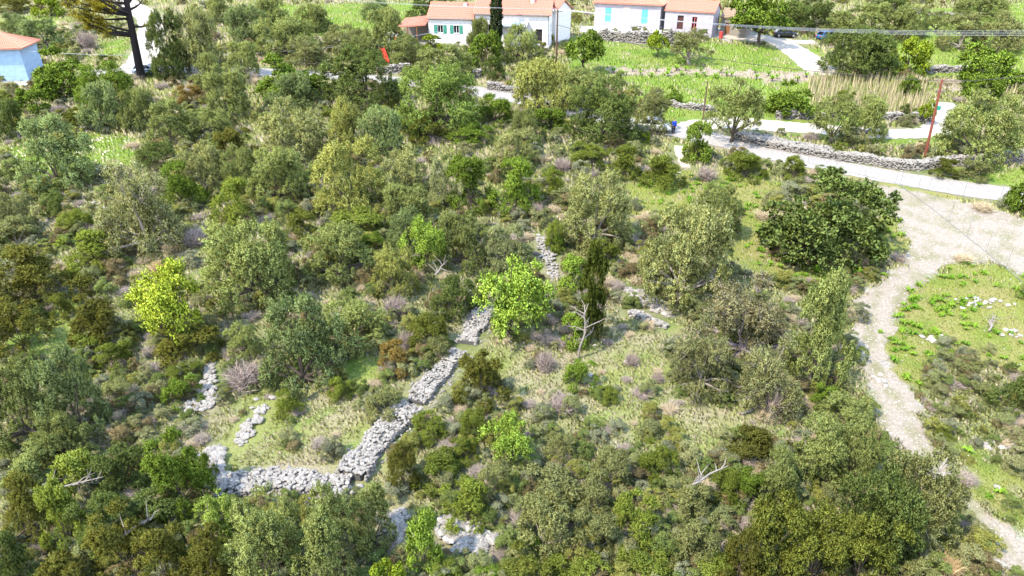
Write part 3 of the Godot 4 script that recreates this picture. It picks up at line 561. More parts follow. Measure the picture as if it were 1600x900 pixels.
func stamp(poly: PackedVector2Array, id: int, wobble: float) -> void:
	var r := Rect2(poly[0], Vector2.ZERO)
	for p in poly: r = r.expand(p)
	for iz in range(maxi(0, int((-r.end.y - D0) / CELL) - 4), mini(ND, int((-r.position.y - D0) / CELL) + 5)):
		for ix in range(maxi(0, int((r.position.x - X0) / CELL) - 4), mini(NX, int((r.end.x - X0) / CELL) + 5)):
			var px := X0 + ix * CELL
			var pz := -(D0 + iz * CELL)
			var q := Vector2(px + wobble * fine.get_noise_2d(px * 0.7, pz * 0.7), pz + wobble * fine.get_noise_2d(px * 0.7 + 91, pz * 0.7))
			if Geometry2D.is_point_in_polygon(q, poly):
				zone[iz * NX + ix] = id

func zone_at(x: float, z: float) -> int:
	var ix := int((x - X0) / CELL + 0.5)
	var iz := int((-z - D0) / CELL + 0.5)
	return zone[iz * NX + ix] if ix >= 0 and iz >= 0 and ix < NX and iz < ND else 0

var earth := [
	[Color(0.22, 0.24, 0.09), Color(0.33, 0.29, 0.18), Color(0.15, 0.185, 0.06)],
	[Color(0.235, 0.265, 0.06), Color(0.30, 0.27, 0.10), Color(0.18, 0.235, 0.045)],
	[Color(0.19, 0.28, 0.05), Color(0.27, 0.30, 0.08), Color(0.14, 0.23, 0.04)],
	[Color(0.27, 0.29, 0.09), Color(0.36, 0.31, 0.19), Color(0.21, 0.27, 0.065)],
	[Color(0.40, 0.32, 0.24), Color(0.46, 0.37, 0.29), Color(0.34, 0.29, 0.19)],
	[Color(0.38, 0.34, 0.27), Color(0.42, 0.38, 0.32), Color(0.26, 0.27, 0.13)],
	[Color(0.28, 0.28, 0.19), Color(0.33, 0.32, 0.25), Color(0.20, 0.23, 0.09)],
	[Color(0.46, 0.43, 0.38), Color(0.53, 0.50, 0.45), Color(0.3, 0.29, 0.20)],
]

func ground_color(x: float, z: float) -> Color:
	var e: Array = earth[zone_at(x, z)]
	var a := soft.get_noise_2d(x * 1.6, z * 1.6)
	var b := fine.get_noise_2d(x, z)
	var c: Color = e[0].lerp(e[1], clampf(0.5 + a * 1.6 + b * 0.5, 0, 1))
	return c.lerp(e[2], clampf(-0.1 + soft.get_noise_2d(x * 2.7 + 70, z * 2.7) * 2.2 + b * 0.7, 0, 1))

# ------------------------------------------------------------------ roads and tracks
var lot := [Vector2(35.70, -67.93), Vector2(38.47, -66.17), Vector2(42.22, -63.59), Vector2(49.05, -58.73), Vector2(41.81, -47.68), Vector2(40.09, -51.53), Vector2(37.24, -52.14), Vector2(34.67, -50.77), Vector2(31.41, -47.81), Vector2(28.69, -44.91), Vector2(26.46, -41.46), Vector2(25.05, -38.58), Vector2(25.09, -37.22), Vector2(25.28, -35.28), Vector2(24.64, -33.11), Vector2(23.94, -31.08), Vector2(23.64, -27.47), Vector2(23.83, -26.09), Vector2(24.77, -23.13), Vector2(23.28, -20.89), Vector2(22.62, -22.10), Vector2(22.64, -23.59), Vector2(22.59, -25.65), Vector2(22.37, -27.93), Vector2(21.99, -31.02), Vector2(22.00, -33.01), Vector2(22.99, -36.47), Vector2(23.43, -39.21), Vector2(24.31, -42.15), Vector2(26.33, -46.12), Vector2(28.90, -48.69), Vector2(32.67, -51.51), Vector2(34.47, -54.70), Vector2(35.05, -58.28), Vector2(35.46, -62.35)]

func smooth_line(pts: Array, step := 1.0) -> Array:
	var cv := Curve3D.new()
	for k in pts.size():
		var p := Vector3(pts[k].x, 0, pts[k].y)
		var t := Vector3.ZERO
		if k > 0 and k < pts.size() - 1:
			var e: Vector2 = (pts[k + 1] - pts[k - 1]) / 6.0
			t = Vector3(e.x, 0, e.y)
		cv.add_point(p, -t, t)
	var o := []
	var l := cv.get_baked_length()
	var n := maxi(2, int(l / step))
	for k in n + 1:
		var p := cv.sample_baked(l * k / n)
		o.append(Vector2(p.x, p.z))
	return o

func ribbon(called: String, pts: Array, half: float, ragged: float, m: Material, up: float, across := 6) -> void:
	var line := smooth_line(pts, 0.5)
	var g := Geo.new()
	for k in line.size():
		var t: Vector2 = (line[mini(k + 1, line.size() - 1)] - line[maxi(k - 1, 0)]).normalized()
		var s := Vector2(-t.y, t.x)
		var l := half + ragged * (fine.get_noise_2d(k * 0.9, 7) + 0.4 * rng.randf_range(-1, 1))
		var r := half + ragged * (fine.get_noise_2d(k * 0.9, 77) + 0.4 * rng.randf_range(-1, 1))
		for q in across + 1:
			var f := lerpf(-l, r, float(q) / across)
			var p: Vector2 = line[k] + s * f
			g.v.append(on(p, up))
			g.n.append(Vector3.UP)
			for j in 9:
				var ix := int((p.x - X0) / CELL + 0.5) + j % 3 - 1
				var iz := int((-p.y - D0) / CELL + 0.5) + j / 3 - 1
				if ix >= 0 and iz >= 0 and ix < NX and iz < ND: zone[iz * NX + ix] = 6
	for k in line.size() - 1:
		for q in across:
			var a := k * (across + 1) + q
			g.i.append_array([a, a + across + 1, a + across + 2, a, a + across + 2, a + 1])
	tag(part(called, g.mesh(), m, self), "", "", "", "structure")

func sheet(called: String, poly: PackedVector2Array, ragged: float, m: Material, up: float, wheels: Array) -> void:
	# outline roughened, then cut to one-metre cells so that it follows the ground
	var edge := PackedVector2Array()
	for k in poly.size():
		var a := poly[k]
		var b := poly[(k + 1) % poly.size()]
		var n := maxi(1, int(a.distance_to(b) / 0.35))
		for j in n:
			var p := a.lerp(b, float(j) / n)
			edge.append(p + Vector2(fine.get_noise_2d(p.x * 1.3, p.y * 1.3), fine.get_noise_2d(p.x * 1.3 + 50, p.y * 1.3)) * ragged + Vector2(rng.randf_range(-0.12, 0.12), rng.randf_range(-0.12, 0.12)))
	var r := Rect2(edge[0], Vector2.ZERO)
	for p in edge: r = r.expand(p)
	var g := Geo.new()
	var st := 0.4
	for jz in range(floori(r.position.y / st), ceili(r.end.y / st)):
		var iz := jz * st
		var strip := PackedVector2Array([Vector2(r.position.x - 1, iz), Vector2(r.end.x + 1, iz), Vector2(r.end.x + 1, iz + st), Vector2(r.position.x - 1, iz + st)])
		for band in Geometry2D.intersect_polygons(edge, strip):
			var br := Rect2(band[0], Vector2.ZERO)
			for p in band: br = br.expand(p)
			for jx in range(floori(br.position.x / st), ceili(br.end.x / st)):
				var ix := jx * st
				var cell := PackedVector2Array([Vector2(ix, iz), Vector2(ix + st, iz), Vector2(ix + st, iz + st), Vector2(ix, iz + st)])
				for bit in Geometry2D.intersect_polygons(band, cell):
					var tr := Geometry2D.triangulate_polygon(bit)
					var k := g.v.size()
					for p in bit:
						g.v.append(on(p, up))
						g.n.append(Vector3.UP)
						var e := fine.get_noise_2d(p.x * 0.8, p.y * 0.8) + soft.get_noise_2d(p.x * 3.0, p.y * 3.0)
						var off := 99.0
						for w in wheels.size() - 1:
							off = minf(off, p.distance_to(Geometry2D.get_closest_point_to_segment(p, wheels[w], wheels[w + 1])))
						# bare wheel ruts, weeds between them
						if off < 1.6: e += 0.55 * (cos(off / 0.75 * PI) + 0.1)
						g.c.append(Color(0.36, 0.30, 0.235).lerp(Color(0.25, 0.225, 0.125), clampf(e * 1.1 + 0.25, 0, 1)))
					for q in tr: g.i.append(k + q)
	tag(part(called, g.mesh(), m, self), "", "", "", "structure")

func lay_roads() -> void:
	var asphalt := grain(Color(0.64, 0.61, 0.575), 0.72, 0.05, 3.0)
	asphalt.detail_enabled = true
	asphalt.detail_blend_mode = BaseMaterial3D.BLEND_MODE_MUL
	asphalt.detail_albedo = noise_tex(0.8, 0.012, 41)
	var white_dirt := grain(Color(0.64, 0.60, 0.54), 0.78, 0.04, 3.0)
	var gravel := grain(Color(1, 1, 1), 0.70, 0.06, 2.2, 0.95, 31)
	gravel.vertex_color_use_as_albedo = true
	gravel.detail_enabled = true
	gravel.detail_blend_mode = BaseMaterial3D.BLEND_MODE_MUL
	gravel.detail_albedo = noise_tex(0.78, 0.012, 32)
	ribbon("road", [Vector2(57.63, -60.95), Vector2(49.38, -64.16), Vector2(44.69, -65.90), Vector2(39.59, -68.60), Vector2(34.47, -72.29), Vector2(28.80, -76.18), Vector2(25.83, -78.53), Vector2(22.64, -80.72), Vector2(19.24, -82.69), Vector2(15.68, -84.52), Vector2(11.33, -87.71), Vector2(4.28, -93.53), Vector2(-2.66, -97.46), Vector2(-9.07, -100.36), Vector2(-15.86, -103.58), Vector2(-24.83, -106.38), Vector2(-33.72, -107.54), Vector2(-44.74, -108.78), Vector2(-56.05, -110.00), Vector2(-66.34, -108.85)], 1.75, 0.12, asphalt, 0.03)
	ribbon("driveway", [Vector2(36.12, -133.51), Vector2(41.22, -130.80), Vector2(46.17, -130.08), Vector2(47.54, -125.62), Vector2(47.51, -118.75), Vector2(47.00, -111.75), Vector2(46.84, -106.13)], 2.4, 0.4, white_dirt, 0.035)
	ribbon("driveway_spur", [Vector2(46.67, -130.56), Vector2(49.81, -129.00), Vector2(53.48, -128.53)], 1.3, 0.4, white_dirt, 0.04)
	ribbon("pale_track", [Vector2(20.74, -83.26), Vector2(25.16, -84.91), Vector2(31.17, -84.01), Vector2(38.39, -82.53), Vector2(43.49, -81.08), Vector2(49.33, -81.43), Vector2(53.40, -85.56), Vector2(56.62, -91.25), Vector2(57.67, -94.54)], 1.7, 0.35, white_dirt, 0.036)
	ribbon("far_lane", [Vector2(-59.10, -111.84), Vector2(-59.92, -116.84), Vector2(-62.28, -124.70), Vector2(-65.99, -134.28), Vector2(-71.78, -146.22), Vector2(-77.15, -153.20), Vector2(-82.21, -159.02), Vector2(-88.70, -166.73)], 2.2, 0.3, white_dirt, 0.036)
	sheet("gravel_lot", PackedVector2Array(lot), 0.8, gravel, 0.022, [Vector2(29.56, -48.69), Vector2(27.59, -46.13), Vector2(25.42, -42.18), Vector2(24.17, -38.55), Vector2(23.90, -34.60), Vector2(23.19, -31.05), Vector2(23.45, -28.34), Vector2(23.18, -25.01), Vector2(23.62, -22.28), Vector2(23.84, -20.89)])
	ribbon("foot_path", [Vector2(19.09, -78.04), Vector2(18.78, -75.81), Vector2(18.69, -71.93)], 0.5, 0.2, gravel_plain(), 0.03)

func gravel_plain() -> StandardMaterial3D:
	return grain(Color(0.74, 0.69, 0.58), 0.6, 0.06, 2.0)

# ------------------------------------------------------------------ plants
func crown_mesh(p: Dictionary) -> ArrayMesh:
	# leaves on many short twigs, the twigs on a few boughs; x and z reach 1, y runs from 0 to 1.7
	var g := Geo.new()
	var lo: float = p.clear * 1.7
	var half := (1.7 - lo) * 0.5
	var lobes := []
	var total := 0.0
	for k in int(p.lobes):
		var d := rnd_dir()
		var r: float = rng.randf_range(p.r0, p.r1)
		var q := pow(rng.randf(), 0.38) * (1.02 - r * 0.8)
		var c := Vector3(d.x * q, lo + half * (0.92 + d.y * q * 0.95), d.z * q)
		if k == 0: c = Vector3(0, lo + half * 0.9, 0)
		elif k <= p.skirt:
			var an: float = TAU * (k + rng.randf_range(-0.3, 0.3)) / p.skirt
			c = Vector3(cos(an) * 0.66, lo + r * rng.randf_range(0.5, 0.95), sin(an) * 0.66)
		lobes.append([c, r, rng.randf_range(0.84, 1.0), total])
		total += r * r
	p.limbs = lobes
	var mid := Vector3(0, lo + half * 0.5, 0)
	var leaves: int = p.leaves
	var per: int = p.per
	var size: float = p.leaf
	var made := 0
	while made < leaves:
		var pick := rng.randf() * total
		var lb = lobes[-1]
		for L in lobes:
			if L[3] <= pick: lb = L
		var c: Vector3 = lb[0]
		var r: float = lb[1]
		var d := rnd_dir()
		var out := (c - mid)
		d = (d + out * 0.9 + Vector3(0, p.rise, 0)).normalized()
		var base := c + Vector3(d.x, d.y * half, d.z) * r * rng.randf_range(0.30, 0.62)
		var tip_len := r * rng.randf_range(p.tw0, p.tw1)
		var tone: float = lb[2] * rng.randf_range(0.80, 1.0)
		var warm := rng.randf_range(-0.05, 0.05)
		var droop := Vector3(0, -rng.randf() * 0.25, 0)
		for j in per:
			var f := pow(rng.randf(), 0.7)
			var pos: Vector3 = base + (d + droop * f) * tip_len * f + rnd_dir() * size * p.spread * rng.randf()
			if pos.y < 0.02: pos.y = 0.02 + rng.randf() * 0.05
			var u := (d * 0.5 + rnd_dir()).normalized()
			var s := u.cross(rnd_dir()).normalized()
			var nn := u.cross(s)
			if nn.dot(d + Vector3(0, 0.4, 0)) < 0: nn = -nn
			nn = (nn * 0.5 + d * 0.65 + Vector3(0, 0.2, 0)).normalized()
			var len := size * rng.randf_range(0.6, 1.15)
			var a := u * len * 0.5
			var b: Vector3 = s * len * 0.5 * p.wide
			var k := g.v.size()
			g.v.append(pos - a); g.v.append(pos + b); g.v.append(pos + a); g.v.append(pos - b)
			var t := tone * rng.randf_range(0.86, 1.0)
			var col := Color(clampf(t * (1.0 + warm), 0, 1), t, clampf(t * (0.97 - warm + rng.randf_range(-0.06, 0.06)), 0, 1))
			if rng.randf() < p.dry: col = Color(t * 0.98, t * 0.80, t * 0.72)
			for z in 4:
				g.n.append(nn)
				g.c.append(col)
			g.i.append_array([k, k + 1, k + 2, k, k + 2, k + 3])
		made += per
	var reach := PackedFloat32Array()
	var tall := PackedFloat32Array()
	for k in range(0, g.v.size(), 16):
		reach.append(Vector2(g.v[k].x, g.v[k].z).length())
		tall.append(g.v[k].y)
	reach.sort()
	tall.sort()
	var fit := Vector3(1.0 / reach[int(reach.size() * 0.97)], 1.7 / tall[int(tall.size() * 0.99)], 1.0)
	fit.z = fit.x
	p.fit = fit
	for k in g.v.size(): g.v[k] *= fit
	return g.mesh()

func limb_mesh(p: Dictionary, bare: int) -> ArrayMesh:
	var g := Geo.new()
	var lo: float = p.clear * 1.7
	var fork := Vector3(rng.randf_range(-0.1, 0.1), maxf(lo * 0.75, 0.12), rng.randf_range(-0.1, 0.1))
	var r0: float = p.trunk
	g.tube([Vector3(0, -0.12, 0), Vector3(0.02, 0.03, 0), fork * 0.55 + Vector3(0.03, 0, 0.02), fork], [r0 * 1.5, r0 * 1.15, r0, r0 * 0.85], 8)
	var n := 0
	for L in p.limbs:
		n += 1
		if n > 9: break
		var e: Vector3 = L[0]
		var a := fork.lerp(e, 0.4) + rnd_dir() * 0.07
		g.tube([fork, a, e, e + (e - a) * 0.5 + rnd_dir() * 0.08], [r0 * 0.6, r0 * 0.4, r0 * 0.22, r0 * 0.06], 5)
	for k in bare:
		var L: Array = p.limbs[rng.randi() % p.limbs.size()]
		var s: Vector3 = L[0]
		var d := (s - Vector3(0, 0.5, 0)).normalized() + rnd_dir() * 0.8
		d = d.normalized()
		var l: float = L[1] * rng.randf_range(0.7, 1.15)
		var w := rng.randf_range(0.004, 0.009)
		g.tube([s, s + d * l * 0.5 + rnd_dir() * 0.04, s + d * l + rnd_dir() * 0.06], [w, w * 0.7, w * 0.2], 3, false)
	for k in g.v.size(): g.v[k] *= p.fit
	return g.mesh()

func twig_mesh() -> ArrayMesh:
	var g := Geo.new()
	for k in 900:
		var d := rnd_dir()
		d.y = absf(d.y) * 0.9 + 0.15
		d = d.normalized()
		var s := Vector3(rng.randf_range(-0.5, 0.5), rng.randf_range(0.0, 0.5), rng.randf_range(-0.5, 0.5))
		var l := rng.randf_range(0.3, 0.75)
		var side := d.cross(rnd_dir()).normalized() * rng.randf_range(0.007, 0.016)
		var e := s + d * l
		e.y = minf(e.y, 1.5)
		var mid := s.lerp(e, 0.55) + rnd_dir() * 0.06
		var t := rng.randf_range(0.6, 1.0)
		var col := Color(t, t * 0.96, t * 0.95)
		var q := g.v.size()
		for v in [s - side, s + side, mid + side * 0.7, mid - side * 0.7, e]:
			g.v.append(v)
			g.c.append(col)
		g.i.append_array([q, q + 1, q + 2, q, q + 2, q + 3, q + 3, q + 2, q + 4])
	return g.mesh()

func kinds() -> Dictionary:
	var olive := {"clear": 0.0, "lobes": 22, "r0": 0.30, "r1": 0.50, "leaves": 60000, "per": 60, "leaf": 0.038, "wide": 0.45, "rise": 0.25, "tw0": 0.22, "tw1": 0.5, "spread": 1.5, "dry": 0.05, "trunk": 0.06, "skirt": 7}
	var k := {"olive": olive}
	k.trunkolive = olive.duplicate()
	k.trunkolive.merge({"clear": 0.2, "lobes": 22, "skirt": 5, "leaves": 40000}, true)
	k.thin = olive.duplicate()
	k.thin.merge({"leaves": 46000, "per": 50, "dry": 0.06, "spread": 1.9}, true)
	k.scrub = {"clear": 0.0, "lobes": 15, "r0": 0.30, "r1": 0.48, "leaves": 46000, "per": 40, "leaf": 0.039, "wide": 0.55, "rise": 0.5, "tw0": 0.25, "tw1": 0.55, "spread": 1.3, "dry": 0.06, "trunk": 0.04, "skirt": 5}
	k.round = {"clear": 0.04, "lobes": 14, "r0": 0.24, "r1": 0.42, "leaves": 24000, "per": 34, "leaf": 0.056, "wide": 0.7, "rise": 0.4, "tw0": 0.3, "tw1": 0.7, "spread": 1.0, "dry": 0.02, "trunk": 0.05, "skirt": 5}
	k.trunkround = k.round.duplicate()
	k.trunkround.merge({"clear": 0.28}, true)
	k.lime = {"clear": 0.03, "lobes": 30, "r0": 0.16, "r1": 0.32, "leaves": 19000, "per": 28, "leaf": 0.05, "wide": 0.6, "rise": 0.55, "tw0": 0.5, "tw1": 1.2, "spread": 1.5, "dry": 0.0, "trunk": 0.04, "skirt": 0}
	k.carob = {"clear": 0.03, "lobes": 48, "r0": 0.2, "r1": 0.32, "leaves": 36000, "per": 36, "leaf": 0.048, "wide": 0.65, "rise": 0.35, "tw0": 0.3, "tw1": 0.6, "spread": 1.0, "dry": 0.02, "trunk": 0.06, "skirt": 12}
	k.conifer = {"clear": 0.0, "lobes": 22, "r0": 0.3, "r1": 0.5, "leaves": 11000, "per": 30, "leaf": 0.12, "wide": 0.3, "rise": 0.8, "tw0": 0.3, "tw1": 0.8, "spread": 0.9, "dry": 0.03, "trunk": 0.06, "skirt": 4}
	return k

func tone_mat(t: String, jitter: int) -> StandardMaterial3D:
	var key := t + str(jitter)
	if not tone_mats.has(key):
		var c: Color = TONES[t]
		var f: float = [0.93, 1.0, 1.07][jitter]
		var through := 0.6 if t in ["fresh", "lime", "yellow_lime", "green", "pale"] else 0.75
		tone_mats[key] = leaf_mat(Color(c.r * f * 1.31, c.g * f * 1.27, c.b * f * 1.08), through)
	return tone_mats[key]

func make_kind(kind: String, count: int) -> void:
	var ks := kinds()
	crowns[kind] = []
	for q in count:
		if kind == "twig":
			crowns[kind].append([twig_mesh(), null])
			continue
		var p: Dictionary = ks[kind].duplicate()
		var c := crown_mesh(p)
		crowns[kind].append([c, limb_mesh(p, 200 if kind == "thin" else 45 if kind.ends_with("olive") else 6)])

func plant(kind: String, tone: String, x: float, z: float, a: float, h: float, called: String, category: String, label: String, group: String) -> Node3D:
	var shape := kind
	if kind == "olive" and tone in ["thin", "lilac"]: shape = "thin"
	var v = crowns[shape][rng.randi() % crowns[shape].size()]
	var o := thing(called, Vector3(x, ground(x, z) - 0.05, z), rng.randf() * TAU, label, category, group)
	var s := Vector3(a * 0.98, h * 0.98 / 1.7, a * 0.98 * rng.randf_range(0.92, 1.08))
	if kind == "conifer": s *= Vector3(0.8, 1.0, 0.8)
	var jit := rng.randi() % 3
	if shape == "twig":
		var m := part("twigs", v[0], twig_mat(tone), o)
		m.scale = Vector3(a, h / 1.5, a)
		return o
	var cr := part("crown", v[0], tone_mat("yellow_lime" if tone == "yellow" and kind == "lime" else "conifer" if kind == "conifer" else tone, jit), o)
	cr.scale = s
	var tk := part("trunk", v[1], M.lilac_bark if tone == "lilac" else M.pale_bark if tone in ["thin", "grey", "silver", "pale", "olive"] else M.bark, o)
	tk.scale = s
	return o

func twig_mat(tone: String) -> StandardMaterial3D:
	var key := "twig" + tone
	if not tone_mats.has(key):
		var m := mat(Color(0.58, 0.53, 0.49) if tone == "lilac" else Color(0.68, 0.58, 0.42), 0.9)
		m.vertex_color_use_as_albedo = true
		m.cull_mode = BaseMaterial3D.CULL_DISABLED
		tone_mats[key] = m
	return tone_mats[key]

func plant_all() -> void:
	TONES["yellow_lime"] = Color(0.53, 0.595, 0.26)
	for e in [["olive", 7], ["trunkolive", 2], ["thin", 3], ["scrub", 7], ["round", 4], ["trunkround", 2], ["lime", 3], ["carob", 1], ["conifer", 1], ["twig", 3]]:
		make_kind(e[0], e[1])
	for r in PLANTS:
		plant(r[0], r[1], r[2], r[3], r[4], r[5], r[6], r[7], r[8], r[9])

func special_trees() -> void:
	# the tall half-bare pine by the lane
	var at := on(Vector2(-54.67, -105.17))
	var o := thing("pine_tree", at, 0.0, "tall half-bare pine with black trunk and sparse yellowing boughs", "pine tree")
	var g := Geo.new()
	var top := Vector3(1.0, 20.0, -0.5)
	g.tube([Vector3(0, -0.3, 0), Vector3(0.05, 2, 0), Vector3(0.3, 7, 0), Vector3(0.5, 11, 0), Vector3(0.75, 15, -0.2), top], [0.7, 0.56, 0.46, 0.36, 0.24, 0.08], 10)
	part("trunk", g.mesh(), M.dark_bark, o)
	var nd := Geo.new()
	for k in 50:
		var y := rng.randf_range(5.0, 18.0)
		var c := Vector3(y * 0.046, y, 0)
		var an := rng.randf() * TAU
		if rng.randf() < 0.4: an = PI + rng.randf_range(-0.7, 0.7)
		var l := rng.randf_range(2.5, 6.8) * (1.0 if y < 15 else 0.6) * (1.4 if cos(an) < 0 else 0.7)
		var d := Vector3(cos(an), rng.randf_range(0.0, 0.35), sin(an))
		var p1 := c + d * l * 0.4 + Vector3(0, -0.1, 0)
		var p2 := c + d * l * 0.75 + Vector3(0, 0.15, 0) + rnd_dir() * 0.3
		var p3 := c + d * l + Vector3(0, 0.7, 0)
		var b := Geo.new()
		b.tube([c, p1, p2, p3], [0.2, 0.14, 0.09, 0.03], 5)
		for q in 9:
			var s := p1.lerp(p3, rng.randf())
			var e := s + (d * 0.6 + rnd_dir() * 0.7 + Vector3(0, 0.25, 0)) * rng.randf_range(0.5, 1.4)
			b.tube([s, s.lerp(e, 0.5) + rnd_dir() * 0.1, e], [0.035, 0.025, 0.012], 4, false)
			if rng.randf() < (0.52 if cos(an) < -0.2 else 0.16):
				needles(nd, e, 0.75)
		if rng.randf() < (0.6 if cos(an) < -0.2 else 0.2): needles(nd, p3, 0.9)
		part("bough", b.mesh(), M.dark_bark, o)
	part("needles", nd.mesh(), leaf_mat(Color(0.55, 0.52, 0.16), 0.35), o)
	# a dead tree's pale branches beside the dark conifer
	var dp := on(Vector2(4.34, -38.19))
	var dt := thing("dead_tree", dp, 0.0, "dead tree with pale bare branches left of the dark narrow conifer", "dead tree")
	var dg := Geo.new()
	dg.tube([Vector3(0, -0.1, 0), Vector3(0.1, 1.2, 0.1), Vector3(0.5, 2.6, 0), Vector3(0.3, 4.2, 0.1), Vector3(0.6, 5.2, 0)], [0.10, 0.085, 0.07, 0.05, 0.02], 7)
	part("trunk", dg.mesh(), M.pale_bark, dt)
	dt.scale = Vector3.ONE * 0.8
	for k in 10:
		var y := rng.randf_range(1.4, 4.8)
		var s := Vector3(0.4, y, 0.05)
		var an := rng.randf() * TAU
		var e := s + Vector3(cos(an), rng.randf_range(0.1, 0.6), sin(an)) * rng.randf_range(0.8, 2.0)
		var br := Geo.new()
		br.tube([s, s.lerp(e, 0.5) + rnd_dir() * 0.2, e], [0.045, 0.03, 0.012], 5)
		for q in 4:
			var s2 := s.lerp(e, rng.randf_range(0.3, 0.95))
			br.tube([s2, s2 + rnd_dir() * 0.45], [0.018, 0.006], 4)
		part("branch", br.mesh(), M.pale_bark, dt)
	# the tall cypress by the white house
	var cy := on(Vector2(-2.51, -118.47))
	var ct := thing("cypress_tree", cy, 0.0, "tall narrow dark cypress between the white house and its porch", "cypress tree")
	var cg := Geo.new()
	for k in 15000:
		var f := rng.randf()
		var w := 1.28 * pow(sin(PI * clampf(0.06 + 0.90 * f, 0, 1)), 0.42) * (1.0 - 0.25 * f)
		var an := rng.randf() * TAU
		w *= 0.80 + 0.13 * sin(an * 5.0 + f * 31.0) + 0.08 * sin(an * 3.0 - f * 55.0)
		var rr := w * (0.75 + 0.25 * rng.randf())
		var p := Vector3(cos(an) * rr, 0.5 + f * 11.5, sin(an) * rr)
		var out := Vector3(cos(an), 0.9, sin(an)).normalized()
		var u := (out + rnd_dir() * 0.5).normalized()
		var s := u.cross(rnd_dir()).normalized()
		var q := cg.v.size()
		var t := rng.randf_range(0.6, 1.0)
		for vv in [p - u * 0.16, p + s * 0.05, p + u * 0.16, p - s * 0.05]:
			cg.v.append(vv)
			cg.n.append((out + rnd_dir() * 0.4).normalized())
			cg.c.append(Color(t, t, t))
		cg.i.append_array([q, q + 1, q + 2, q, q + 2, q + 3])
	part("crown", cg.mesh(), leaf_mat(Color(0.22, 0.27, 0.16), 0.15), ct)
	var cb := Geo.new()
	cb.tube([Vector3(0, -0.2, 0), Vector3(0, 6, 0), Vector3(0, 11, 0)], [0.28, 0.18, 0.04], 8)
	part("trunk", cb.mesh(), M.bark, ct)

func needles(g: Geo, at: Vector3, r: float) -> void:
	for k in 95:
		var p := at + rnd_dir() * r * pow(rng.randf(), 0.5) * Vector3(1, 0.5, 1)
		var u := (rnd_dir() + Vector3(0, 0.5, 0)).normalized()
		var s := u.cross(rnd_dir()).normalized()
		var q := g.v.size()
		var t := rng.randf_range(0.7, 1.0)
		for vv in [p - u * 0.15, p + s * 0.045, p + u * 0.15, p - s * 0.045]:
			g.v.append(vv)
			g.n.append((u + Vector3(0, 0.4, 0)).normalized())
			g.c.append(Color(t, t * 0.97, t * 0.9))
		g.i.append_array([q, q + 1, q + 2, q, q + 2, q + 3])

# a rosette of broad leaves, a vine stock, a tuft of grass
func rosette_mesh() -> ArrayMesh:
	var g := Geo.new()
	for k in 22:
		var an := rng.randf() * TAU
		var d := Vector3(cos(an), 0, sin(an))
		var l := rng.randf_range(0.3, 0.55)
		var up := rng.randf_range(0.12, 0.5)
		var s := d.cross(Vector3.UP) * rng.randf_range(0.04, 0.075)
		var b := Vector3(0, 0.0, 0)
		var m := d * l * 0.55 + Vector3(0, up, 0)
		var e := d * l + Vector3(0, up * 0.75, 0)
		var q := g.v.size()
		var t := rng.randf_range(0.7, 1.0)
		for vv in [b - s * 0.4, b + s * 0.4, m + s, m - s, e]:
			g.v.append(vv)
			g.c.append(Color(t, t, t))
		g.i.append_array([q, q + 1, q + 2, q, q + 2, q + 3, q + 3, q + 2, q + 4])
	return g.mesh()

func tuft_mesh(blades: int, tall: float, wide: float) -> ArrayMesh:
	var g := Geo.new()
	for k in blades:
		var an := rng.randf() * TAU
		var d := Vector3(cos(an), 0, sin(an))
		var b := d * rng.randf() * 0.1
		var e := b + d * rng.randf_range(0.03, 0.14) + Vector3(0, tall * rng.randf_range(0.5, 1.0), 0)
		var s := d.cross(Vector3.UP).rotated(Vector3.UP, rng.randf()) * wide
		var q := g.v.size()
		for vv in [b - s, b + s, e]: g.v.append(vv)
		var t := rng.randf_range(0.75, 1.0)
		for z in 3: g.c.append(Color(t, t, t))
		for z in 3: g.n.append((Vector3.UP + d * 0.5).normalized())
		g.i.append_array([q, q + 1, q + 2])
	return g.mesh()

func scatter(called: String, mesh: Mesh, m: Material, places: Array, cols: Array) -> void:
	if places.is_empty(): return
	var mm := MultiMesh.new()
	mm.transform_format = MultiMesh.TRANSFORM_3D
	mm.use_colors = true
	mm.mesh = mesh
	mm.instance_count = places.size()
	for k in places.size():
		mm.set_instance_transform(k, places[k])
		mm.set_instance_color(k, cols[k])
	var o := MultiMeshInstance3D.new()
	o.name = numbered(called)
	o.multimesh = mm
	o.material_override = m
	o.set_meta("kind", "stuff")
	add_child(o)

func spot(x: float, z: float, s: float, sy := 1.0) -> Transform3D:
	return Transform3D(Basis(Vector3.UP, rng.randf() * TAU).scaled(Vector3(s, s * sy, s)), Vector3(x, ground(x, z) - 0.02, z))

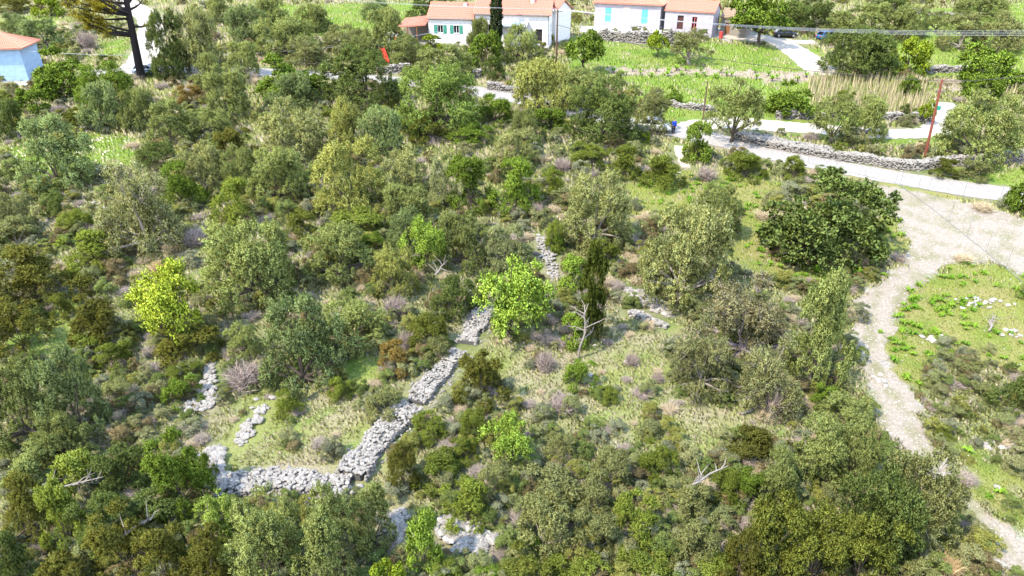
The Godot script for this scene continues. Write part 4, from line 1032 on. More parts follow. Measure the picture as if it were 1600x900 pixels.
func undergrowth() -> void:
	var gm := leaf_mat(Color(1, 1, 1), 0.3)
	var tuft := tuft_mesh(16, 0.30, 0.016)
	var low: Array = crowns["scrub"]
	var green_p := []; var green_c := []
	var dry_p := []; var dry_c := []
	var brush_p := [[], [], []]; var brush_c := [[], [], []]
	var flower_p := []; var flower_c := []
	var twig_p := []; var twig_c := []
	for k in 240000:
		var d := 20.0 * pow(9.0, pow(rng.randf(), 0.85))
		var x := rng.randf_range(-1, 1) * (d * 0.70 + 10.0)
		var z := -d
		var zn := zone_at(x, z)
		var far := clampf(d / 55.0, 0.7, 1.7)
		if zn == 6: continue
		if zn == 5 and rng.randf() > 0.06: continue
		if zn == 7 and rng.randf() > 0.1: continue
		if zn == 4 and rng.randf() > 0.4: continue
		var nz := soft.get_noise_2d(x * 2.2, z * 2.2)
		var dryness: float = [0.24, 0.10, 0.06, 0.32, 0.5, 0.5, 0.5, 0.5][zn]
		var s: float = far * rng.randf_range(0.55, 1.15) * [1.15, 0.62, 0.75, 0.95, 0.7, 0.5, 1.0, 0.6][zn]
		var t := rng.randf_range(0.8, 1.1)
		if rng.randf() < dryness + nz * 0.8:
			dry_p.append(spot(x, z, s, rng.randf_range(0.7, 1.3)))
			dry_c.append(Color(0.47 * t, 0.42 * t, 0.26 * t) if rng.randf() < 0.6 else Color(0.45 * t, 0.385 * t, 0.33 * t))
		else:
			green_p.append(spot(x, z, s, rng.randf_range(0.6, 1.1)))
			var c := Color(0.30, 0.35, 0.11)
			if zn == 1: c = Color(0.32, 0.37, 0.085)
			elif zn == 2: c = Color(0.27, 0.39, 0.07)
			elif rng.randf() < 0.4: c = Color(0.35, 0.36, 0.15)
			green_c.append(Color(c.r * t, c.g * t, c.b * t))
	for k in 6000:
		var d := 20.0 * pow(8.6, rng.randf())
		var x := rng.randf_range(-1, 1) * (d * 0.70 + 8.0)
		var z := -d
		var zn := zone_at(x, z)
		if zn in [4, 5, 6, 7, 2]: continue
		if zn == 1 and rng.randf() > 0.02: continue
		if zn == 3 and rng.randf() > 0.22: continue
		var s := rng.randf_range(0.3, 0.95) * clampf(d / 50.0, 0.75, 1.25)
		if rng.randf() < (0.4 if zn == 3 else 0.25):
			twig_p.append(spot(x, z, s * 1.1, 0.8))
			twig_c.append(Color(0.36, 0.31, 0.26) if rng.randf() < 0.6 else Color(0.50, 0.42, 0.28))
			continue
		var w := rng.randi() % 3
		brush_p[w].append(spot(x, z, s, rng.randf_range(0.6, 1.0)))
		var t := rng.randf_range(0.95, 1.4)
		var c: Color = [Color(0.19, 0.25, 0.07), Color(0.28, 0.31, 0.13), Color(0.27, 0.22, 0.11), Color(0.33, 0.34, 0.09), Color(0.31, 0.33, 0.20), Color(0.24, 0.30, 0.09), Color(0.36, 0.37, 0.17)][rng.randi() % 7]
		brush_c[w].append(Color(c.r * t, c.g * t, c.b * t))
	scatter("green_grass", tuft, gm, green_p, green_c)
	scatter("dry_grass", tuft_mesh(16, 0.38, 0.013), gm, dry_p, dry_c)
	for w in 3: scatter("low_scrub", low[w][0], gm, brush_p[w], brush_c[w])
	scatter("dry_brush", crowns["twig"][0][0], gm, twig_p, twig_c)

func field_plants() -> void:
	# broad-leaved clumps of the meadow
	var m := [leaf_mat(Color(0.44, 0.56, 0.17), 0.4), leaf_mat(Color(0.36, 0.50, 0.14), 0.4), leaf_mat(Color(0.44, 0.54, 0.19), 0.4)]
	var shapes := [rosette_mesh(), rosette_mesh(), rosette_mesh()]
	for k in 1500:
		if taken.get("leaf_clump", 0) > 235: break
		var right := rng.randf() < 0.5
		var x := rng.randf_range(10, 36) if not right else rng.randf_range(22, 46)
		var z := -rng.randf_range(44, 70) if not right else -rng.randf_range(26, 52)
		if zone_at(x, z) != 1 or soft.get_noise_2d(x * 2.5, z * 2.5) < -0.12: continue
		var c := part("leaf_clump", shapes[rng.randi() % 3], m[rng.randi() % 3], self, Vector3(x, ground(x, z) - 0.02, z))
		c.rotation.y = rng.randf() * TAU
		c.scale = Vector3.ONE * rng.randf_range(0.5, 1.0)
		tag(c, "broad-leaved green clump in the grass right of the stony track" if z > -46 or x > 36 else "broad-leaved green clump in the meadow left of the dark round tree", "wild plant", "leafy clumps right of the track" if z > -46 or x > 36 else "leafy clumps of the meadow")
	# vine stocks
	var row := smooth_line([Vector2(14.89, -107.37), Vector2(28.22, -108.71), Vector2(46.30, -105.19)], 1.6)
	var row2 := smooth_line([Vector2(15.56, -105.10), Vector2(28.53, -105.92), Vector2(41.04, -103.63)], 1.6)
	var vs: ArrayMesh = rosette_mesh()
	for p in row + row2:
		if rng.randf() < 0.3: continue
		var q: Vector2 = p + Vector2(rng.randf_range(-0.7, 0.7), rng.randf_range(-1.1, 1.1))
		var v := thing("vine_plant", on(q), rng.randf() * TAU, "small sprouting vine stock in the bare earth rows of the terrace", "vine", "vine stocks on the terrace")
		var st := Geo.new()
		st.tube([Vector3(0, -0.05, 0), Vector3(0.05, 0.2, 0), Vector3(0, 0.35, 0.05)], [0.06, 0.05, 0.04], 5)
		part("stem", st.mesh(), M.dark_bark, v)
		var lf := part("leaves", vs, m[rng.randi() % 3], v, Vector3(0, 0.22, 0))
		lf.scale = Vector3.ONE * rng.randf_range(1.0, 1.7)
	# reed beds
	var reed := tuft_mesh(14, 2.6, 0.03)
	var rm := leaf_mat(Color(1, 1, 1), 0.3)
	for bed in [[[Vector2(38.65, -90.70), Vector2(42.86, -102.99), Vector2(50.45, -106.11), Vector2(59.57, -102.35), Vector2(53.99, -89.56), Vector2(48.76, -88.15), Vector2(44.21, -90.95)], 2600], [[Vector2(64.47, -92.69), Vector2(70.97, -103.58), Vector2(79.01, -104.41), Vector2(69.21, -89.64)], 500]]:
		var poly := PackedVector2Array(bed[0])
		var ps := []; var cs := []
		var r := Rect2(poly[0], Vector2.ZERO)
		for p in poly: r = r.expand(p)
		for k in bed[1]:
			var p := Vector2(rng.randf_range(r.position.x, r.end.x), rng.randf_range(r.position.y, r.end.y))
			if not Geometry2D.is_point_in_polygon(p, poly): continue
			ps.append(spot(p.x, p.y, rng.randf_range(0.6, 1.1), rng.randf_range(0.4, 0.9)))
			var t := rng.randf_range(0.7, 1.1)
			cs.append(Color(0.40 * t, 0.34 * t, 0.21 * t) if rng.randf() < 0.65 else Color(0.25 * t, 0.27 * t, 0.10 * t))
		scatter("dry_reeds", reed, rm, ps, cs)
	# white flowers in the left meadow
	var fl := []; var fc := []
	var poly := PackedVector2Array(areas["vivid"][1])
	for k in 2500:
		var x := rng.randf_range(-62, -38)
		var z := -rng.randf_range(58, 96)
		if Geometry2D.is_point_in_polygon(Vector2(x, z), poly) and soft.get_noise_2d(x * 3, z * 3) > -0.05:
			fl.append(spot(x, z, rng.randf_range(0.7, 1.3), 0.8))
			fc.append(Color(0.75, 0.75, 0.62))
	scatter("white_flowers", tuft_mesh(5, 0.35, 0.05), rm, fl, fc)

# ------------------------------------------------------------------ stones and walls
func stone_mesh() -> ArrayMesh:
	var t := (1.0 + sqrt(5.0)) / 2.0
	var p := []
	for q in [[-1, t, 0], [1, t, 0], [-1, -t, 0], [1, -t, 0], [0, -1, t], [0, 1, t], [0, -1, -t], [0, 1, -t], [t, 0, -1], [t, 0, 1], [-t, 0, -1], [-t, 0, 1]]:
		p.append(Vector3(q[0], q[1] * 0.72, q[2]).normalized() * rng.randf_range(0.72, 1.08) * Vector3(0.62, 0.42, 0.5))
	var g := Geo.new()
	for f in [[0, 11, 5], [0, 5, 1], [0, 1, 7], [0, 7, 10], [0, 10, 11], [1, 5, 9], [5, 11, 4], [11, 10, 2], [10, 7, 6], [7, 1, 8], [3, 9, 4], [3, 4, 2], [3, 2, 6], [3, 6, 8], [3, 8, 9], [4, 9, 5], [2, 4, 11], [6, 2, 10], [8, 6, 7], [9, 8, 1]]:
		g.tri(p[f[0]], p[f[2]], p[f[1]])
	return g.mesh()

func rot_basis() -> Basis:
	return Basis(Vector3.UP, rng.randf() * TAU) * Basis(Vector3.RIGHT, rng.randf_range(-0.35, 0.35)) * Basis(Vector3.BACK, rng.randf_range(-0.35, 0.35))

func keep_clear(p: Vector2, r: float) -> void:
	for iz in range(int((-p.y - r - D0) / CELL + 0.5), int((-p.y + r - D0) / CELL + 0.5) + 1):
		for ix in range(int((p.x - r - X0) / CELL + 0.5), int((p.x + r - X0) / CELL + 0.5) + 1):
			if ix >= 0 and iz >= 0 and ix < NX and iz < ND: zone[iz * NX + ix] = 6

func dry_wall(called: String, pts: Array, width: float, height: float, size: float, named: int, label: String, ruin := 0.4) -> void:
	var line := smooth_line(pts, 0.5)
	var at: Vector3 = on(line[line.size() / 2])
	var o := thing(called, at, 0.0, label, "stone wall", "")
	var g := Geo.new()
	var cross := [Vector2(-0.5, 0), Vector2(-0.44, 0.86), Vector2(0.44, 0.86), Vector2(0.5, 0)]
	var tops := []
	for k in line.size():
		var t: Vector2 = (line[mini(k + 1, line.size() - 1)] - line[maxi(k - 1, 0)]).normalized()
		var s := Vector2(-t.y, t.x)
		var hh := height * (1.0 + ruin * (fine.get_noise_2d(k * 0.35, at.x) * 1.2 - 0.3))
		var ww := width * (1.0 + 1.5 * ruin * fine.get_noise_2d(k * 0.35, at.x + 40))
		tops.append([line[k], s, ww, hh])
		keep_clear(line[k], width * 0.5 + 0.2)
		for c in cross:
			var p: Vector2 = line[k] + s * c.x * ww * 0.9
			g.v.append(on(p, c.y * hh - (0.3 if c.y == 0 else 0.05)) - at)
	for k in line.size() - 1:
		for q in 3:
			var a := k * 4 + q
			g.i.append_array([a, a + 1, a + 5, a, a + 5, a + 4])
	var e := (line.size() - 1) * 4
	g.i.append_array([0, 3, 2, 0, 2, 1, e, e + 1, e + 2, e, e + 2, e + 3])
	part("wall_core", g.mesh(), M.core, o)
	# stones all over top and sides
	var ps := []; var cs := []
	var girth := width + 2.0 * height
	var length := line.size() * 0.5
	var count := int(length * girth / (size * size * 0.42))
	var big := []
	for k in count:
		var f := rng.randf() * (line.size() - 1.001)
		var i0 := int(f)
		var A = tops[i0]
		var B = tops[i0 + 1]
		var c: Vector2 = A[0].lerp(B[0], f - i0)
		var side := rng.randf() * girth - girth * 0.5
		var off: float
		var y: float
		if absf(side) < width * 0.5:
			off = side / width * A[2] * 0.98
			y = A[3] * 0.9
		else:
			off = signf(side) * A[2] * 0.48
			y = A[3] * 0.88 * (1.0 - (absf(side) - width * 0.5) / height)
		var p: Vector2 = c + A[1] * off
		var sz := size * rng.randf_range(0.6, 1.35)
		if rng.randf() < 0.1 * ruin / 0.4:
			# spilled beside the wall
			p = c + A[1] * signf(off) * width * (0.45 + 0.5 * pow(rng.randf(), 1.7))
			y = 0.02
		var pos := on(p, maxf(y, 0.03) + rng.randf_range(-0.03, 0.05) * size) - at
		if absf(side) < width * 0.42 and big.size() < named and rng.randf() < 0.6: big.append([pos, sz * 1.15])
		else:
			ps.append(Transform3D(rot_basis().scaled(Vector3.ONE * sz), pos))
			var t := rng.randf_range(0.72, 1.0)
			cs.append(Color(t, t * 0.985, t * 0.965))
	for b in big:
		var s := part("stone", stones[rng.randi() % 6], [M.stone, M.stone2, M.stone3][rng.randi() % 3], o, b[0])
		s.basis = rot_basis().scaled(Vector3.ONE * b[1])
	rubble(o, ps, cs)

func rubble(o: Node3D, ps: Array, cs: Array) -> void:
	var halves := [[], []]
	for w in 2:
		var p := []; var c := []
		for k in range(w, ps.size(), 2):
			p.append(ps[k])
			c.append(cs[k])
		if p.is_empty(): continue
		var mm := MultiMesh.new()
		mm.transform_format = MultiMesh.TRANSFORM_3D
		mm.use_colors = true
		mm.mesh = stones[w * 2]
		mm.instance_count = p.size()
		for k in p.size():
			mm.set_instance_transform(k, p[k])
			mm.set_instance_color(k, c[k])
		var q := MultiMeshInstance3D.new()
		q.name = "small_stones"
		q.multimesh = mm
		if not M.has("rubble"):
			M.rubble = M.stone.duplicate()
			M.rubble.vertex_color_use_as_albedo = true
		q.material_override = M.rubble
		q.set_meta("kind", "stuff")
		o.add_child(q, true)

func heap(called: String, pts: Array, peak: float, size: float, named: int, count: int, label: String, category := "rubble heap") -> void:
	var poly := PackedVector2Array(pts)
	var c := Vector2.ZERO
	for p in poly: c += p / poly.size()
	var at := on(c)
	var o := thing(called, at, 0.0, label, category)
	var r := Rect2(poly[0], Vector2.ZERO)
	for p in poly: r = r.expand(p)
	var ps := []; var cs := []
	var n := 0
	for k in count * 4:
		if ps.size() + n >= count: break
		var p := Vector2(rng.randf_range(r.position.x, r.end.x), rng.randf_range(r.position.y, r.end.y))
		if not Geometry2D.is_point_in_polygon(p + Vector2(fine.get_noise_2d(p.x * 3, p.y * 3), fine.get_noise_2d(p.x * 3, p.y * 3 + 9)) * 0.5, poly): continue
		var f := 1.0 - clampf(p.distance_to(c) / (r.size.length() * 0.5), 0, 1)
		var pos := on(p, peak * f * rng.randf_range(0.6, 1.0)) - at
		var sz := size * rng.randf_range(0.55, 1.4)
		keep_clear(p, 0.2)
		if n < named and rng.randf() < 0.5:
			n += 1
			var s := part("stone", stones[rng.randi() % 6], [M.stone, M.stone2, M.stone3][rng.randi() % 3], o, pos)
			s.basis = rot_basis().scaled(Vector3.ONE * sz * 1.2)
		else:
			ps.append(Transform3D(rot_basis().scaled(Vector3.ONE * sz), pos))
			var t := rng.randf_range(0.8, 1.0)
			cs.append(Color(t, t * 0.985, t * 0.96))
	rubble(o, ps, cs)

func build_walls() -> void:
	dry_wall("stone_wall", [Vector2(-2.01, -44.00), Vector2(-2.76, -41.27), Vector2(-3.13, -39.87)], 1.3, 0.45, 0.17, 60, "upper piece of the winding dry stone wall beside the bright green tree")
	dry_wall("stone_wall", [Vector2(-3.50, -38.84), Vector2(-4.15, -37.45), Vector2(-4.78, -36.14), Vector2(-5.38, -34.91), Vector2(-5.79, -33.72)], 1.25, 0.45, 0.17, 90, "middle stretch of the winding dry stone wall beside the brown-green mound")
	dry_wall("stone_wall", [Vector2(-5.89, -33.26), Vector2(-6.46, -32.38), Vector2(-7.20, -31.31), Vector2(-7.72, -30.08), Vector2(-8.15, -28.91), Vector2(-8.46, -27.69)], 1.35, 0.6, 0.175, 150, "long lower stretch of the winding dry stone wall beside the straw clearing")
	dry_wall("stone_wall", [Vector2(-8.50, -27.06), Vector2(-9.69, -27.15), Vector2(-11.08, -27.33), Vector2(-12.47, -27.51), Vector2(-13.59, -27.33), Vector2(-14.64, -27.15)], 1.5, 0.5, 0.19, 150, "pale stone wall along the foot of the straw clearing")
	heap("stone_heap", [Vector2(-17.42, -29.60), Vector2(-16.55, -30.32), Vector2(-15.99, -29.94), Vector2(-15.59, -28.19), Vector2(-14.60, -27.80), Vector2(-14.76, -26.56), Vector2(-15.72, -27.02), Vector2(-16.47, -28.44)], 0.5, 0.34, 60, 260, "tumbled ruined wall corner beside the upright dark green bush")
	heap("stone_heap", [Vector2(-20.17, -33.61), Vector2(-19.26, -34.45), Vector2(-19.49, -36.08), Vector2(-20.34, -38.32), Vector2(-19.71, -38.45), Vector2(-18.83, -35.82), Vector2(-17.84, -34.32), Vector2(-18.50, -33.48), Vector2(-19.29, -33.13)], 0.3, 0.28, 40, 240, "narrow spill of pale stones left of the lilac dry bush")
	heap("stone_heap", [Vector2(-15.76, -30.73), Vector2(-15.51, -32.39), Vector2(-15.11, -34.03), Vector2(-14.65, -33.54), Vector2(-14.99, -31.71), Vector2(-15.21, -30.20)], 0.25, 0.26, 20, 130, "thin line of fallen stones on the straw clearing's left edge")
	heap("stone_heap", [Vector2(-3.75, -25.10), Vector2(-3.20, -25.27), Vector2(-2.20, -24.50), Vector2(-1.19, -24.52), Vector2(-0.74, -23.78), Vector2(-1.58, -23.19), Vector2(-2.36, -23.03), Vector2(-2.88, -23.60), Vector2(-3.41, -24.11)], 0.45, 0.28, 110, 420, "bright white rubble heap near the bottom edge")
	heap("stone_heap", [Vector2(-6.24, -25.55), Vector2(-5.43, -25.77), Vector2(-5.10, -24.23), Vector2(-5.58, -23.62), Vector2(-6.06, -24.37)], 0.2, 0.26, 20, 110, "scattered stones between the broad olive and the bright bush")
	heap("stone_heap", [Vector2(2.18, -57.38), Vector2(2.98, -57.16), Vector2(3.48, -53.38), Vector2(3.81, -49.77), Vector2(3.16, -49.10), Vector2(2.47, -52.66)], 0.25, 0.25, 30, 200, "pale stone strip running uphill behind the big bright green tree")
	heap("stone_heap", [Vector2(8.69, -47.90), Vector2(9.96, -47.71), Vector2(11.77, -44.29), Vector2(11.40, -43.39), Vector2(9.55, -45.15), Vector2(8.69, -46.49)], 0.3, 0.3, 40, 170, "strewn white stones under the big grey meadow olive")
	dry_wall("stone_wall", [Vector2(8.61, -44.00), Vector2(9.78, -43.15), Vector2(10.96, -42.09)], 0.5, 0.35, 0.22, 20, "short low stone wall at the top of the lower clearing")
	dry_wall("stone_wall", [Vector2(26.41, -80.70), Vector2(29.50, -78.47), Vector2(32.51, -76.54), Vector2(36.13, -74.43)], 1.9, 0.8, 0.26, 60, "pinkish stone bank between the lane and the forked olive", 0.08)
	dry_wall("stone_wall", [Vector2(35.60, -73.77), Vector2(37.84, -73.00), Vector2(40.18, -71.35), Vector2(42.52, -70.61), Vector2(46.20, -71.28), Vector2(50.39, -71.53), Vector2(56.15, -73.11)], 0.9, 0.95, 0.24, 140, "long grey dry stone wall above the lane right of the dark bush", 0.08)
	dry_wall("stone_wall", [Vector2(32.88, -86.48), Vector2(36.69, -86.41), Vector2(40.61, -86.18)], 0.7, 0.9, 0.3, 40, "stone wall between the pale track and the green thicket")
	dry_wall("stone_wall", [Vector2(46.11, -86.31), Vector2(49.59, -86.53), Vector2(52.41, -86.10)], 0.7, 1.1, 0.3, 40, "stone wall between the pale track and the reed bed")
	dry_wall("stone_wall", [Vector2(62.43, -108.62), Vector2(66.67, -109.56), Vector2(72.56, -110.87)], 0.9, 1.0, 0.34, 40, "ruined stone terrace wall above the pale soil plot")
	dry_wall("stone_wall", [Vector2(80.79, -150.04), Vector2(83.97, -147.44), Vector2(87.99, -145.07)], 0.9, 0.8, 0.34, 20, "far stone terrace wall behind the small gnarled olive")
	dry_wall("stone_wall", [Vector2(-59.15, -80.23), Vector2(-57.54, -81.06), Vector2(-55.34, -81.97)], 1.0, 0.8, 0.32, 30, "stone wall at the left edge behind the lone blue-green olive")
	dry_wall("stone_wall", [Vector2(-52.27, -82.52), Vector2(-50.92, -83.59), Vector2(-49.27, -84.47)], 0.9, 0.6, 0.3, 20, "short pale stone wall beside the yellowish shrub")
	dry_wall("stone_wall", [Vector2(20.10, -91.56), Vector2(23.06, -89.78), Vector2(26.07, -88.68)], 0.6, 0.7, 0.3, 20, "low stone wall behind the parked car under the vine terrace")
	dry_wall("stone_wall", [Vector2(-20.28, -107.75), Vector2(-17.65, -108.29), Vector2(-15.58, -108.79)], 0.5, 1.5, 0.34, 20, "pale stone wall by the lane behind the broad dark olive")
	dry_wall("stone_wall", [Vector2(-3.42, -99.51), Vector2(0.00, -98.25), Vector2(4.36, -95.75)], 0.5, 1.0, 0.3, 20, "pale wall on the far side of the lane right of the dense rounded olive")
	dry_wall("stone_wall", [Vector2(-5.81, -104.34), Vector2(-4.52, -104.82)], 0.8, 1.2, 0.32, 10, "bit of grey stone wall beside the ivy-covered bush")
	# loose rocks
	for e in [[Vector2(33.11, -46.45), Vector2(38.21, -45.08), 26, "white rock in the long stony strip across the grass right of the track"], [Vector2(28.95, -41.93), Vector2(30.48, -41.05), 12, "pale rock of the small patch in the grass beside the track"], [Vector2(34.60, -42.47), Vector2(36.02, -41.53), 9, "pale rock near the weathered log at the picture's right side"], [Vector2(26.79, -31.14), Vector2(28.97, -30.41), 16, "white rock of the stony patch below the dark evergreen bush at right"], [Vector2(23.45, -37.49), Vector2(24.10, -36.20), 10, "pale rock lying in the bend of the stony track"], [Vector2(-41.91, -62.79), Vector2(-38.42, -60.95), 9, "white rock in the small heap behind the thin grey olive"], [Vector2(-15.82, -34.77), Vector2(-14.46, -33.53), 5, "pale rock at the head of the thin line of fallen stones"], [Vector2(-9.24, -28.15), Vector2(-7.91, -26.58), 7, "large pale rock at the corner where the two stone walls meet"], [Vector2(14.56, -70.70), Vector2(19.07, -68.13), 8, "pale rock at the upper edge of the flowery meadow"], [Vector2(40.08, -119.22), Vector2(42.89, -114.94), 4, "pale rock on the grass below the white yard"], [Vector2(25.50, -27.73), Vector2(25.71, -27.26), 2, "pale rock beside the lower stony track"], [Vector2(4.60, -42.99), Vector2(7.64, -33.21), 5, "pale rock lying in the lower clearing"]]:
		for k in e[2]:
			var p := Vector2(lerpf(e[0].x, e[1].x, rng.randf()), lerpf(e[0].y, e[1].y, rng.randf()))
			var s := part("rock", stones[rng.randi() % 6], [M.stone, M.stone3][rng.randi() % 2], self, on(p, 0.04))
			s.basis = rot_basis().scaled(Vector3.ONE * rng.randf_range(0.18, 0.5))
			tag(s, e[3], "rock", e[3])
	# small white stones strewn over the gravel
	var ps := []; var cs := []
	for k in 16000:
		var x := rng.randf_range(13, 52)
		var z := -rng.randf_range(20, 62)
		var zn := zone_at(x, z)
		if zn == 5 or (zn == 1 and rng.randf() < 0.04):
			ps.append(Transform3D(rot_basis().scaled(Vector3.ONE * rng.randf_range(0.04, 0.12)), on(Vector2(x, z), 0.02)))
			var t := rng.randf_range(0.20, 0.33)
			cs.append(Color(t, t * 0.96, t * 0.88))
	scatter("gravel", stones[1], leaf_free(), ps, cs)

func leaf_free() -> StandardMaterial3D:
	var m := mat(Color(1, 1, 1), 0.95)
	m.vertex_color_use_as_albedo = true
	return m

# ------------------------------------------------------------------ houses
func panel_with_holes(l: float, h: float, holes: Array, thick: float) -> ArrayMesh:
	var xs := [0.0, l]
	var ys := [0.0, h]
	for o in holes:
		for q in [o[0], o[0] + o[2]]: if not q in xs: xs.append(q)
		for q in [o[1], o[1] + o[3]]: if not q in ys and q > 0: ys.append(q)
	xs.sort()
	ys.sort()
	var g := Geo.new()
	for i in xs.size() - 1:
		for j in ys.size() - 1:
			var c := Vector2((xs[i] + xs[i + 1]) / 2, (ys[j] + ys[j + 1]) / 2)
			var open := false
			for o in holes:
				if c.x > o[0] and c.x < o[0] + o[2] and c.y > o[1] and c.y < o[1] + o[3]: open = true
			if not open: g.box(Vector3(xs[i], ys[j], -thick), Vector3(xs[i + 1], ys[j + 1], 0))
	return g.mesh()

func roof_slope(g: Geo, a: Vector3, b: Vector3, c: Vector3, d: Vector3) -> void:
	# tiles in courses on the slope a-b (eave) to d-c (ridge); hips where d-c is shorter
	var rise := ((d + c) - (a + b)) * 0.5
	var nrm := (b - a).cross(d - a).normalized()
	if nrm.y < 0: nrm = -nrm
	var courses := maxi(3, int(rise.length() / 0.42))
	for k in courses:
		var f0 := float(k) / courses
		var f1 := float(k + 1) / courses
		var l0 := a.lerp(d, f0); var r0 := b.lerp(c, f0)
		var l1 := a.lerp(d, f1); var r1 := b.lerp(c, f1)
		var n := maxi(1, int(l0.distance_to(r0) / 0.26))
		for q in n:
			var p0 := l0.lerp(r0, (q + 0.06) / n); var p1 := l0.lerp(r0, (q + 0.94) / n)
			var q0 := l1.lerp(r1, (q + 0.06) / n); var q1 := l1.lerp(r1, (q + 0.94) / n)
			var up0 := nrm * (0.13 + rng.randf() * 0.015)
			var up1 := nrm * 0.085
			var m0 := (p0 + p1) * 0.5 + up0; var m1 := (q0 + q1) * 0.5 + up1
			g.quad(p0 + nrm * 0.03, m0, m1, q0 + nrm * 0.03)
			g.quad(m0, p1 + nrm * 0.03, q1 + nrm * 0.03, m1)
			g.tri(p0 + nrm * 0.03, p1 + nrm * 0.03, m0)

func slab(g: Geo, q: Array, down: float) -> void:
	var k := g.v.size()
	for p in q: g.v.append(p)
	for p in q: g.v.append(p - Vector3(0, down, 0))
	g.i.append_array([k, k + 1, k + 2, k, k + 2, k + 3, k + 4, k + 6, k + 5, k + 4, k + 7, k + 6])
	for e in 4:
		var f := (e + 1) % 4
		g.i.append_array([k + e, k + 4 + e, k + 4 + f, k + e, k + 4 + f, k + f])

func roof(o: Node3D, x0: float, x1: float, w: float, y: float, rise: float, over: float, hip: bool, m: Material) -> void:
	# eaves at z = over and z = -w - over, ridge in the middle
	var e0 := Vector3(x0 - over, y - 0.08, over); var e1 := Vector3(x1 + over, y - 0.08, over)
	var b0 := Vector3(x0 - over, y - 0.08, -w - over); var b1 := Vector3(x1 + over, y - 0.08, -w - over)
	var inset := w * 0.5 + over if hip else 0.0
	var r0 := Vector3(x0 - over + inset, y + rise, -w * 0.5); var r1 := Vector3(x1 + over - inset, y + rise, -w * 0.5)
	var g := Geo.new()
	slab(g, [e0, e1, r1, r0], 0.12)
	slab(g, [b1, b0, r0, r1], 0.12)
	var t := Geo.new()
	roof_slope(t, e0, e1, r1, r0)
	roof_slope(t, b1, b0, r0, r1)
	if hip:
		slab(g, [e1, b1, r1, r1], 0.12)
		slab(g, [b0, e0, r0, r0], 0.12)
		roof_slope(t, e1, b1, r1, r1)
		roof_slope(t, b0, e0, r0, r0)
	var rf := part("roof", g.mesh(), m, o)
	var tl := part("roof_tiles", t.mesh(), m, rf)
	tl.set_meta("kind", "stuff")
	var rg := Geo.new()
	rg.tube([r0 + Vector3(0, 0.05, 0), r1 + Vector3(0, 0.05, 0)], [0.12, 0.12], 8)
	part("ridge_tiles", rg.mesh(), m, rf)

func house_block(o: Node3D, x0: float, x1: float, w: float, h: float, rise: float, holes: Array, side_holes: Array, m: Material, hip := false) -> void:
	var th := 0.35
	var l := x1 - x0
	part("wall", panel_with_holes(l, h, holes, th), m, o, Vector3(x0, 0, 0))
	part("wall", box_mesh(Vector3(x0, 0, -w), Vector3(x1, h, -w + th)), m, o)
	for s in [0, 1]:
		var sm := panel_with_holes(w - 2 * th, h, side_holes if s else [], th)
		var sp := part("wall", sm, m, o, Vector3(x1 if s else x0 + th, 0, -th))
		sp.rotation.y = PI / 2
		if not hip:
			var gb := Geo.new()
			var xa := x1 - th if s else x0
			var p := [Vector3(xa, h, 0), Vector3(xa, h, -w), Vector3(xa, h + rise - 0.14, -w * 0.5)]
			var e := Vector3(th, 0, 0)
			gb.tri(p[0], p[1], p[2])
			gb.tri(p[0] + e, p[2] + e, p[1] + e)
			for k in 3: gb.quad(p[k], p[k] + e, p[(k + 1) % 3] + e, p[(k + 1) % 3])
			part("gable", gb.mesh(), m, o)
	part("foundation", box_mesh(Vector3(x0 + 0.02, -1.6, -w + 0.02), Vector3(x1 - 0.02, 0.0, -0.02)), m, o)
	part("floor", box_mesh(Vector3(x0 + th, 0.02, -w + th), Vector3(x1 - th, 0.1, -th)), M.inside, o)
	part("ceiling", box_mesh(Vector3(x0 + th, h - 0.12, -w + th), Vector3(x1 - th, h - 0.02, -th)), M.inside, o)

func window(o: Node3D, x: float, y: float, w: float, h: float, frame: Material, bars := true) -> void:
	var g := Geo.new()
	var t := 0.07
	for b in [[0, 0, t, h], [w - t, 0, w, h], [t, 0, w - t, t], [t, h - t, w - t, h]]:
		g.box(Vector3(b[0], b[1], -0.2), Vector3(b[2], b[3], -0.12))
	if bars: g.box(Vector3(w / 2 - 0.035, t, -0.2), Vector3(w / 2 + 0.035, h - t, -0.12))
	var f := part("window", g.mesh(), frame, o, Vector3(x, y, 0))
	part("pane", box_mesh(Vector3(t, t, -0.17), Vector3(w - t, h - t, -0.155)), M.glass, f)
	part("sill", box_mesh(Vector3(-0.06, -0.07, -0.1), Vector3(w + 0.06, -0.005, 0.08)), M.white, f)

func shutter(o: Node3D, x: float, y: float, w: float, h: float, m: Material, z0 := 0.01) -> void:
	var g := Geo.new()
	g.box(Vector3(0, 0, 0), Vector3(0.08, h, 0.05))
	g.box(Vector3(w - 0.08, 0, 0), Vector3(w, h, 0.05))
	g.box(Vector3(0.08, 0, 0), Vector3(w - 0.08, 0.08, 0.05))
	g.box(Vector3(0.08, h - 0.08, 0), Vector3(w - 0.08, h, 0.05))
	var s := part("shutter", g.mesh(), m, o, Vector3(x, y, z0))
	var n := int((h - 0.16) / 0.12)
	var sm := box_mesh(Vector3(0.08, 0, 0.005), Vector3(w - 0.08, 0.09, 0.035))
	for k in n:
		part("slat", sm, m, s, Vector3(0, 0.09 + k * (h - 0.18) / n, 0))

